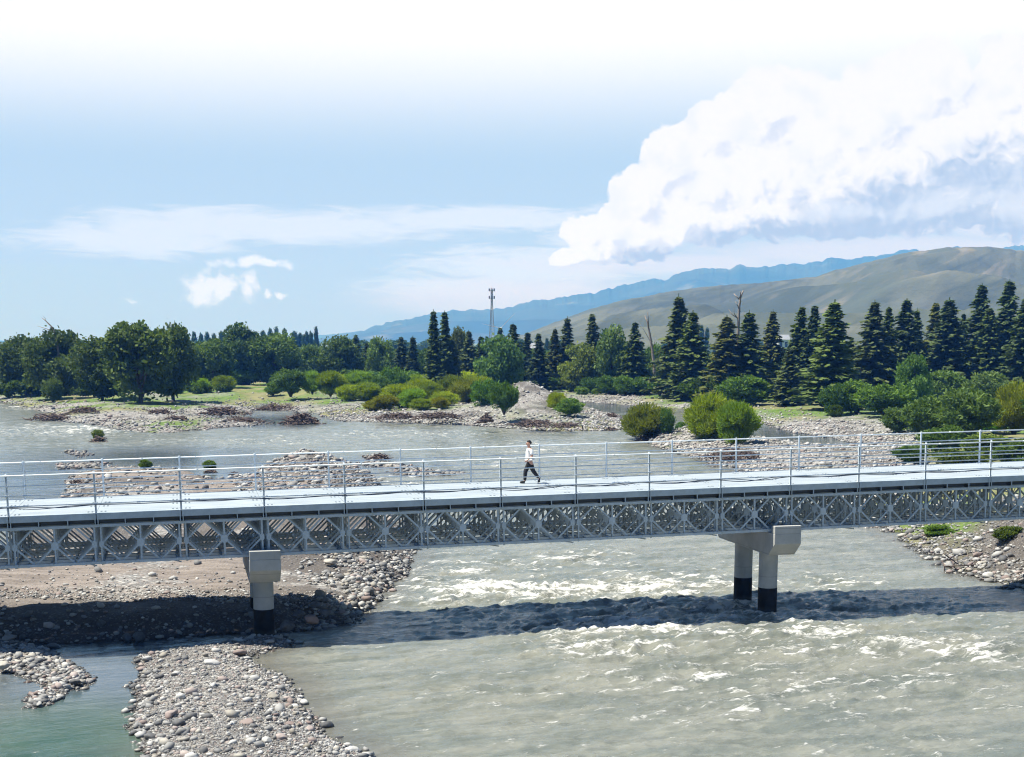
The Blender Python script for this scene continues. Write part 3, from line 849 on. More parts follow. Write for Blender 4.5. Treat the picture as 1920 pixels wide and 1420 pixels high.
def skyline(pts, name, mat, Y0, Y1, Yc, zfoot, fold, fscale, na, nr, seed, prof_p=1.0, jag=0.0):
    """ridge whose crest runs through the given photo skyline at depth Yc, foot at Y0, back at Y1"""
    pts = np.array(pts, float)
    A = np.radians([azel(px, py)[0] for px, py in pts]); E_ = np.array([azel(px, py)[1] for px, py in pts])
    az_ = np.linspace(A[0], A[-1], na)
    e = np.interp(az_, A, E_)
    Hc = HC + np.tan(np.radians(e)) * Yc / np.cos(az_) - zfoot
    kk = np.exp(-np.linspace(-2, 2, 61) ** 2); kk /= kk.sum(); Hs = np.convolve(np.pad(Hc, 30, mode='edge'), kk, 'valid')
    k2 = np.exp(-np.linspace(-2, 2, 5) ** 2); k2 /= k2.sum(); Hc = np.convolve(np.pad(Hc, 2, mode='edge'), k2, 'valid')
    Hc = Hc + jag * (fbm(az_ * 260, az_ * 0, 5, seed) - .5) * 2
    rr = np.concatenate([np.linspace(Y0, Yc, nr)[:-1], np.linspace(Yc, Y1, nr // 3)])
    AZ, RR = np.meshgrid(az_, rr); HH = None
    up = np.clip((RR - Y0) / (Yc - Y0), 0, 1); dn = np.clip((Y1 - RR) / (Y1 - Yc), 0, 1)
    pr = np.where(RR <= Yc, up ** prof_p, dn)
    lf = np.clip(pr, 0, 1) ** 4; HH = Hs[None, :] * (1 - lf) + Hc[None, :] * lf
    X_ = np.tan(AZ) * RR; Y_ = RR
    u = X_ / fscale; v = Y_ / fscale * 1.2
    wv = fbm(u * .6, v * .35, 3, seed + 3) * 1.6
    fo = ridge(fbm(u * 1.0 + v * .8 + wv, v * .55 - u * .3 + wv * .4, 4, seed + 7, .42))
    env = np.sin(np.pi * np.clip(pr, 0, 1)) * .9 + .1 * (pr > .03)
    env = env * np.where(RR <= Yc, 1, .3) * sstep(np.abs(RR - Yc), 0, (Yc - Y0) * .12)
    Z_ = zfoot + HH * pr + fold * HH * (fo - 1.0) * env * .6
    n = len(rr); i = (np.arange(n - 1)[:, None] * na + np.arange(na - 1)[None, :]).ravel()
    me = make_mesh(name, np.stack([X_.ravel(), Y_.ravel(), Z_.ravel()], 1), np.stack([i, i + 1, i + 1 + na, i + na], 1), True)
    return tag(obj(name, me, mat), kind='structure')


m, t, b = material('grass_hill'); p = pos(t)
n = t.noise(p, .0045, 8, .62, 1.0)
dg = t.mapping(t.mapping(p, rot=(0, R(24), 0)), scale=(.45, .12, 2.6))
n2 = t.noise(dg, .0085, 7, .60, 1.4); n3 = t.noise(dg, .022, 6, .62, .8)
c = t.mix(t.ss(n, .35, .65), (.076, .091, .066), (.116, .124, .094))
c = t.mix(t.m('MULTIPLY', t.ss(n2, .50, .36), .75), c, (.045, .058, .042))
c = t.mix(t.m('MULTIPLY', t.ss(n2, .57, .68), .8), c, (.195, .178, .140))
c = t.mix(t.m('MULTIPLY', t.ss(n3, .58, .72), .3), c, (.20, .185, .145))
t.l.new(c, b.inputs['Base Color']); b.inputs['Roughness'].default_value = .95; b.inputs['Specular IOR Level'].default_value = .1
bump(t, b, t.noise(p, .010, 6, .55), .6, 26)
M['hill'] = m
m, t, b = material('far_mountain_rock'); p = pos(t)
n = t.noise(p, .0012, 8, .62); n2 = t.noise(p, .0035, 8, .65)
c = t.mix(t.ss(n, .4, .65), (.030, .045, .060), (.055, .070, .080))
c = t.mix(t.m('MULTIPLY', t.ss(n2, .55, .75), .6), c, (.24, .25, .26))
t.l.new(c, b.inputs['Base Color']); b.inputs['Roughness'].default_value = .95; b.inputs['Specular IOR Level'].default_value = .1
M['mountain'] = m
skyline([(860, 655), (930, 642), (985, 626), (1100, 582), (1160, 565), (1250, 548), (1330, 537), (1430, 530), (1530, 519), (1560, 508), (1600, 499), (1650, 486), (1700, 474),
         (1780, 464), (1860, 463), (1910, 470), (1980, 478), (2060, 470), (2160, 490), (2300, 520), (2600, 560)], 'hill', M['hill'], 800, 3000, 2100, .4, 2.8, 300, 520, 260, 31, .85, 1.5)
skyline([(560, 648), (610, 632), (680, 620), (700, 612), (770, 596), (800, 590), (850, 582), (905, 581), (940, 578), (985, 569), (1000, 562), (1040, 560), (1075, 553), (1115, 550), (1130, 545), (1180, 532),
         (1200, 530), (1227, 521), (1245, 528), (1262, 516), (1310, 503), (1350, 502), (1366, 505), (1388, 497), (1410, 502), (1440, 500), (1465, 496), (1480, 497), (1510, 494), (1540, 490), (1560, 482),
         (1590, 487), (1620, 482), (1650, 479), (1670, 477), (1700, 467), (1720, 469), (1735, 478), (1760, 470), (1790, 462), (1830, 470), (1900, 462), (1930, 456), (2000, 468), (2150, 455), (2500, 500)],
        'mountains', M['mountain'], 6200, 10600, 9000, .2, 1.2, 900, 900, 170, 51, .8, 13)
skyline([(-900, 612), (-500, 622), (-200, 634), (60, 640), (200, 641), (330, 636), (430, 639), (520, 634), (640, 626), (760, 610), (900, 590), (1000, 600)], 'distant_mountains', M['mountain'], 10200, 12000, 11200, .2, .3, 1500, 300, 50, 61, .8, 8)

# ------------------------------------------------------------ leaves and trees
UNIT = np.array([[-1, -1], [1, -1], [1, 1], [-1, 1]], float)


def leafquads(c, u, v):
    """c centres (n,3), u,v half axes (n,3)"""
    V = (c[:, None, :] + u[:, None, :] * UNIT[None, :, :1] + v[:, None, :] * UNIT[None, :, 1:])
    return V.reshape(-1, 3)


def rnd_dirs(n, g):
    v = g.normal(size=(n, 3)); return v / np.linalg.norm(v, axis=1, keepdims=True)


def crown_mesh(name, c, u, v, tone):
    n = len(c); me = make_mesh(name, leafquads(c, u, v), np.arange(n * 4).reshape(n, 4))
    fattr(me, 'tone', tone, 'FACE') if len(me.polygons) == n else None
    return me


def conifer(seed, wr=.19, gap=.05, twin=False, droop=.35):
    """unit-height spruce; returns trunk mesh, crown mesh"""
    g = np.random.default_rng(seed); C = []; U = []; V = []; TN = []
    tops = [(0, 0, 1.0)] if not twin else [(-.045, 0, .985), (.05, .02, 1.0)]
    for (ox, oy, ht) in tops:
        z = gap
        while z < ht - .012:
            f = (z - gap) / (ht - gap)
            L = wr * (1 - f) ** .85 * (.72 + .50 * g.random()) * (min(1, .55 + f * 5)) + .006
            if twin: L *= .85
            nb = int(7 + 4 * (1 - f)); a0 = g.random() * 6.28
            for k in range(nb):
                a = a0 + k * 6.283 / nb + g.normal() * .25; Lb = L * (.62 + .5 * g.random())
                d = np.array([math.cos(a), math.sin(a), 0]); s_ = np.array([-math.sin(a), math.cos(a), 0])
                if g.random() < .07: continue
                ns = max(2, int(Lb / .016)); tt = (np.arange(ns) + .6) / ns
                dr = -droop * Lb * tt ** 1.3 + .22 * Lb * tt ** 3 + (.25 * Lb * tt if f > .75 else 0)
                dr = dr * g.uniform(.4, 1.7); ctr = np.array([ox, oy, z + g.normal() * .013 * (1.2 - f)]) + d * (Lb * tt)[:, None]; ctr[:, 2] += dr
                w_ = .016 * (1.25 - .6 * tt) + .004
                tn = g.random() * .45 + .15
                for q in range(2):
                    sd_ = g.normal(size=(ns, 1)) * .5
                    uu = (d[None] + s_[None] * sd_ + np.array([0, 0, -.35])[None]); uu = uu / np.linalg.norm(uu, axis=1, keepdims=True) * (.013 + .006 * g.random((ns, 1)))
                    vv = (s_[None] + d[None] * g.normal(size=(ns, 1)) * .5 + np.array([0, 0, 1])[None] * g.normal(size=(ns, 1)) * .7)
                    vv = vv / np.linalg.norm(vv, axis=1, keepdims=True) * (w_[:, None] * (.55 + .4 * q))
                    C.append(ctr + g.normal(size=(ns, 3)) * .004 - np.array([0, 0, .006 * q])); U.append(uu); V.append(vv)
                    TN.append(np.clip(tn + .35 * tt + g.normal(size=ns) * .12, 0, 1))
            z += .013 + .008 * g.random() + .006 * (1 - f)
        # leader
        C.append(np.array([[ox, oy, ht]])); U.append(np.array([[0, 0, .018]])); V.append(np.array([[.003, 0, 0]])); TN.append(np.array([.5]))
    me = crown_mesh('crown', np.concatenate(C), np.concatenate(U), np.concatenate(V), np.concatenate(TN))
    a = MB()
    for (ox, oy, ht) in tops:
        a.tube([(0, 0, -.04), (ox * .3, oy * .3, .1), (ox, oy, .45), (ox, oy, ht - .02)], [.016, .013, .008, .0015], 7)
    for i in range(60):
        z = gap + (ht - gap) * g.random() * .8; aa = g.random() * 6.28; Lb = wr * (1 - z) * .8
        a.tube([(ox * min(1, z * 2), 0, z), (ox + Lb * math.cos(aa), Lb * math.sin(aa), z - .2 * Lb)], [.003, .001], 4, False)
    return a.mesh('trunk'), me


def broad(seed, wr=.5, base=.12, nl=22, per=330, leaf=.024, up=0.0, stems=5, tall=1.0, open_=0.0, round_=False):
    """unit-height broad-leaved tree or shrub built of leaf clumps; wr = half width / height"""
    g = np.random.default_rng(seed); C = []; U = []; V = []; TN = []; LC = []
    for i in range(nl):
        for _ in range(60):
            p_ = g.uniform(-1, 1, 3)
            if (p_ ** 2).sum() < 1: break
        rr = (p_ ** 2).sum() ** .5; p_ = p_ / max(rr, .01) * (rr ** .5) * .78
        zc = base + (1 - base) * .5 * (1 + p_[2]); LC.append((p_[0] * wr, p_[1] * wr, zc, (.20 if not round_ else .24) * (.75 + .5 * g.random())))
    if round_:
        for i in range(nl):
            a = g.random() * 6.28; e = math.asin(g.random() ** .8) if g.random() < .8 else -.3
            r_ = .80 + .10 * g.normal()
            LC.append((r_ * wr * math.cos(a) * math.cos(e), r_ * wr * math.sin(a) * math.cos(e), base + (1 - base) * (.42 + .46 * math.sin(e)), .2))
    for (lx, ly, lz, lr) in LC:
        n = int(per * (.7 + .6 * g.random())); d = rnd_dirs(n, g); d[:, 2] = d[:, 2] * .9 + .12
        rad = lr * (.45 + .6 * g.random((n, 1)) ** .6)
        rad = np.where(g.random((n, 1)) < .07, rad * g.uniform(1.1, 1.5, (n, 1)), rad)
        ctr = np.array([lx, ly, lz]) + d * rad * np.array([1.0 * max(wr, .35) / .5, max(wr, .35) / .5, .8])
        axis = d * (.6 + up) + rnd_dirs(n, g) * .8 + np.array([0, 0, up])
        axis /= np.linalg.norm(axis, axis=1, keepdims=True)
        side = np.cross(axis, rnd_dirs(n, g)); side /= np.linalg.norm(side, axis=1, keepdims=True) + 1e-9
        s_ = leaf * (.5 + .9 * g.random((n, 1)))
        C.append(ctr); U.append(axis * s_ * (1.0 + 1.2 * up)); V.append(side * s_ * (.62 - .3 * min(up, 1)))
        TN.append(np.clip(.2 + .45 * g.random() + g.normal(size=n) * .16, 0, 1))
    C = np.concatenate(C); U = np.concatenate(U); V = np.concatenate(V); TN = np.concatenate(TN)
    k = C[:, 2] > .01
    me = crown_mesh('crown', C[k], U[k], V[k], TN[k])
    a = MB()
    if stems == 1:
        a.tube([(0, 0, -.05), (.01, 0, base * .9), (-.01, .01, .45), (.0, 0, .8)], [.034, .026, .017, .004], 8)
        for (lx, ly, lz, lr) in LC[:14]:
            z0 = base * .7 + .3 * g.random(); z0 = min(z0, lz - .02)
            a.tube([(0, 0, z0), (lx * .5, ly * .5, (z0 + lz) / 2 + .02), (lx, ly, lz)], [.012, .008, .003], 6, False)
    else:
        for (lx, ly, lz, lr) in LC[:stems * 3]:
            a.tube([(lx * .06, ly * .06, -.05), (lx * .35, ly * .35, lz * .45), (lx, ly, lz)], [.014, .010, .003], 6, False)
    return a.mesh('trunk'), me


PROTO = {}


def proto(kind, var):
    k = (kind, var)
    if k in PROTO: return PROTO[k]
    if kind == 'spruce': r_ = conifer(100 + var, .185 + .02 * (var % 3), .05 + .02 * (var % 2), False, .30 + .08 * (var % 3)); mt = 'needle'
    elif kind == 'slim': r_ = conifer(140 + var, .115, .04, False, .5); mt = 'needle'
    elif kind == 'twin': r_ = conifer(160 + var, .13, .03, True, .45); mt = 'needle'
    elif kind == 'broad': r_ = broad(200 + var, .5, .05, 38, 300, .021, 0, 1); mt = 'leaf'
    elif kind == 'tallbroad': r_ = broad(220 + var, .42, .05, 34, 280, .021, .1, 1); mt = 'leaf'
    elif kind == 'poplar': r_ = broad(240 + var, .12, .05, 30, 90, .024, .5, 1); mt = 'leaf'
    elif kind == 'dome': r_ = broad(260 + var, .5, .02, 26, 320, .020, 1.1, 6, round_=True); mt = 'willow'
    elif kind == 'shrub': r_ = broad(280 + var, .5, .02, 28, 260, .024, .3, 6); mt = 'leaf'
    elif kind == 'farbroad': r_ = broad(300 + var, .5, .06, 22, 70, .045, 0, 1); mt = 'leaf'
    elif kind == 'farspruce': r_ = conifer(320 + var, .2, .03); mt = 'needle'
    PROTO[k] = (r_[0], r_[1], M[mt]); return PROTO[k]


KW = {}


def extent(me):                             # width and height of a crown mesh that still read at a distance
    co = np.empty(len(me.vertices) * 3, np.float32); me.vertices.foreach_get('co', co); co = co.reshape(-1, 3)
    return np.hypot(co[:, 0], co[:, 1]), np.percentile(co[:, 2], 99.5)


def ground_z(x, y):
    z, s, _ = land(np.array([float(x)]), np.array([float(y)])); return float(max(z[0], -.05))


_cnt = [0]


def plant(kind, px, base, top, width, label, cat=None, group=None, var=None, color=(1, 1, 1), name=None, Y=None, parts=True, rz=None):
    """tree or shrub whose foot, top and width (photo pixels) give its place and true size"""
    _cnt[0] += 1; rs = random.Random(_cnt[0] * 7 + 3)
    if Y is None:
        zb_ = .9
        for _ in range(3):
            p_ = at(px, base, zb_); zb_ = ground_z(p_[0], p_[1])
        p_ = at(px, base, zb_)
    else:
        p_ = atdist(px, base, Y); p_[2] = min(ground_z(p_[0], p_[1]), 3)
    dep = p_[1] * CP + (HC - p_[2]) * SP
    if kind == 'dome' and base < 790: width = width * (1.3 if 630 < px < 960 else 1.15)
    topz = atdist(px, top, p_[1])[2]; h = topz - p_[2]; wd = width / F * dep
    var = rs.randrange(4) if var is None else var
    tm, cm2, mt = proto(kind, var)
    nm = name or {'spruce': 'spruce_tree', 'slim': 'spruce_tree', 'twin': 'spruce_tree', 'broad': 'broadleaf_tree', 'tallbroad': 'broadleaf_tree', 'poplar': 'poplar_tree',
                  'dome': 'willow_bush', 'shrub': 'shrub', 'farbroad': 'broadleaf_tree'}[kind]
    root = empty(nm, tuple(p_), rs.random() * 6.28 if rz is None else rz)
    root.rotation_euler = (rs.gauss(0, .022), rs.gauss(0, .022), root.rotation_euler[2])
    if (kind, var) not in KW: e_ = extent(cm2); KW[(kind, var)] = (2 * np.percentile(e_[0], 80 if kind in ('spruce', 'slim', 'twin') else 98), e_[1])
    ew, eh = KW[(kind, var)]
    sx = wd / ew; root.scale = (sx, sx, h / eh)
    tag(root, label, cat or {'spruce': 'spruce', 'slim': 'spruce', 'twin': 'spruce', 'dome': 'bush', 'shrub': 'bush', 'poplar': 'poplar'}.get(kind, 'tree'), group)
    o = obj('trunk' if kind not in ('dome', 'shrub') else 'stems', tm, M['bark'], root)
    c = obj('crown' if kind not in ('dome', 'shrub') else 'foliage', cm2, mt, root)
    j = rs.uniform(.88, 1.12)
    c.color = (color[0] * j, color[1] * j, color[2] * j, 1)
    return root
#TREES
GC = 'tall conifers along the far bank'; GD = 'broad-leaved trees along the far bank'; GB = 'bushes along the far bank'; GW = 'trees of the distant wood'
DKG = (.82, .84, .78); YEL = (1.42, 1.34, .6); OLV = (1.0, 1.02, .6); BRT = (1.15, 1.4, .95); GRY = (.95, 1.0, 1.35); TEAL = (.75, .95, 1.1); BRN = (1.1, .88, .5)
# conifers -----------------------------------------------------------------
for a_ in [
    ('twin', 826, 742, 587, 38, 'dense dark twin-topped spruce, tallest tree left of the lattice mast'),
    ('spruce', 849, 742, 639, 34, 'small dark spruce close to the right of the twin-topped one'),
    ('spruce', 753, 725, 634, 30, 'dark spruce with wide foot well left of the twin-topped spruce'),
    ('slim', 774, 725, 634, 24, 'narrow dark spruce between the wide-footed spruce and the twin-topped one'),
    ('spruce', 668, 705, 630, 26, 'small pointed spruce rising out of the left broad-leaved trees'),
    ('spruce', 690, 715, 645, 30, 'low dark spruce among pale trees left of the middle'),
    ('spruce', 882, 728, 624, 36, 'sunlit olive spruce just left of the lattice mast'),
    ('slim', 904, 728, 633, 22, 'slender dark spruce at the foot of the lattice mast, left side'),
    ('spruce', 934, 722, 617, 30, 'dark pointed spruce in front of the wind turbine foot'),
    ('spruce', 963, 728, 611, 42, 'full olive-tinted spruce right of the wind turbine'),
    ('slim', 985, 728, 626, 24, 'slim dark spruce right beside the full olive-tinted one'),
    ('spruce', 1012, 738, 628, 36, 'ragged spruce standing alone behind the gravel mound'),
    ('spruce', 1039, 732, 620, 34, 'left and lower one of a close pair of spruces'),
    ('spruce', 1062, 732, 600, 40, 'right and taller one of a close pair of spruces'),
    ('spruce', 1113, 735, 592, 42, 'sharply pointed spruce left of the grey-green feathery tree'),
    ('spruce', 1188, 738, 608, 44, 'pointed spruce just left of the bare dead trunk'),
    ('spruce', 1274, 746, 561, 66, 'very tall spruce right of the bare dead trunk'),
    ('spruce', 1297, 750, 590, 62, 'broad spruce leaning against the right side of the very tall one'),
    ('spruce', 1360, 752, 598, 62, 'bushy spruce, left one of the two below the forked dead snag'),
    ('spruce', 1402, 752, 590, 66, 'rounded bushy spruce, right one of the two below the forked dead snag'),
    ('spruce', 1443, 745, 588, 48, 'slim-tipped spruce standing free between hill gap and forked snag'),
    ('spruce', 1495, 748, 580, 46, 'spruce with a long thin tip behind the small lone tree on the meadow'),
    ('spruce', 1525, 750, 577, 46, 'spruce squeezed between the thin-tipped one and the wide tall one'),
    ('spruce', 1554, 768, 571, 72, 'wide tall spruce right of the small lone tree on the meadow'),
    ('spruce', 1480, 762, 655, 44, 'small lone tree with a bare foot standing on the meadow'),
    ('spruce', 1592, 748, 640, 42, 'low dark spruce in the gap beside the wide tall one'),
    ('spruce', 1634, 752, 571, 70, 'broad-based spruce with light branch tips above the bramble thicket'),
    ('spruce', 1664, 752, 580, 46, 'spruce with its tip just beside the broad-based one'),
    ('spruce', 1691, 748, 567, 62, 'tall dark spruce right of the bramble thicket'),
    ('spruce', 1715, 745, 586, 40, 'narrow shaded spruce tucked behind the tall dark one'),
    ('spruce', 1741, 742, 572, 50, 'olive spruce with a blunt top in the right-hand group'),
    ('spruce', 1774, 746, 566, 66, 'full pyramid-shaped spruce in the right-hand group'),
    ('spruce', 1797, 740, 592, 34, 'thin spruce peeping out beside the full pyramid-shaped one'),
    ('spruce', 1827, 742, 540, 62, 'second tallest spruce of the right-hand group, with a stepped tip'),
    ('spruce', 1850, 750, 582, 52, 'lighter green spruce in front between the two tallest on the right'),
    ('spruce', 1881, 748, 533, 66, 'tallest spruce of the right-hand group'),
    ('spruce', 1909, 755, 563, 60, 'spruce cut by the right edge of the picture'),
    ('spruce', 1950, 752, 548, 66, None), ('spruce', 2010, 755, 560, 70, None), ('spruce', 2080, 750, 545, 70, None)]:
    if a_[5] is None: a_ = a_[:5] + ({1950: 'nearest', 2010: 'second', 2080: 'third'}[a_[1]] + ' spruce beyond the right edge of the view',)
    tint = random.Random(a_[1]).choice([(1, 1, 1), (1.25, 1.1, .85), (.78, .88, .95), (1.1, 1.2, .95), (.9, 1.0, .8)])
    plant(*a_, group=GC, color=tint)
# broad-leaved trees ---------------------------------------------------------
for a_ in [
    ('broad', 48, 742, 634, 104, 'wide dark tree at the left edge behind the yellow-green bush', DKG),
    ('broad', 112, 748, 622, 120, 'dark tree with two dead boughs above its crown', DKG),
    ('broad', 192, 752, 638, 118, 'dark layered tree between the dead-boughed one and the big pointed one', DKG),
    ('tallbroad', 264, 756, 610, 140, 'big dark tree with a pointed top, largest of the left group', DKG),
    ('tallbroad', 326, 752, 614, 96, 'dark tree right of the largest one with a square shoulder', DKG),
    ('broad', 20, 715, 640, 70, 'dull tree in the far left corner of the wood', DKG),
    ('broad', 398, 728, 638, 92, 'rounded mid-green tree right of the left dark group', (.9, 1.0, .95)),
    ('tallbroad', 456, 722, 611, 88, 'tall tree with a rough top behind the meadow', (.8, .92, .9)),
    ('broad', 514, 722, 628, 112, 'wide pale-green tree before the row of poplars', (1.0, 1.1, 1.1)),
    ('broad', 585, 718, 650, 80, 'low rounded tree right of the wide pale-green one', (.85, .98, 1.0)),
    ('broad', 640, 722, 634, 84, 'full dark tree left of the small pointed spruce', (.85, .95, .95)),
    ('tallbroad', 714, 722, 636, 58, 'thin-leaved grey-green tree with sky showing through', (1.1, 1.2, 1.4)),
    ('broad', 806, 725, 655, 50, 'low green tree left of the twin-topped spruce', (.9, 1.1, 1.0)),
    ('tallbroad', 858, 720, 618, 40, 'sparse brownish tree behind the twin-topped spruce', (1.2, 1.0, .9)),
    ('broad', 934, 742, 634, 96, 'round bluish-green tree in front of the lattice mast', (1.0, 1.25, 1.35)),
    ('broad', 1084, 745, 648, 88, 'olive weeping tree with feathery crown right of the gravel mound', (1.35, 1.2, .95)),
    ('tallbroad', 1150, 738, 616, 62, 'feathery grey-green tree between two pointed spruces', (1.2, 1.3, 1.5)),
    ('broad', 1228, 735, 650, 56, 'pale low tree wrapped around the bare dead trunk', (1.1, 1.3, 1.3)),
    ('broad', 1165, 730, 665, 60, 'small shaded tree below the feathery one', (.9, 1.05, 1.0)),
    ('broad', 1010, 715, 655, 50, 'small round tree deep behind the ragged spruce', (.9, 1.1, 1.1)),
    ('broad', 1715, 772, 668, 64, 'green tree with bright leaves under the right-hand spruces', (1.1, 1.4, 1.1)),
    ('broad', 1590, 738, 662, 46, 'dim round tree between wide tall spruce and bramble thicket', (.85, 1.0, 1.0))]:
    plant(*a_[:6], group=GD, color=a_[6])
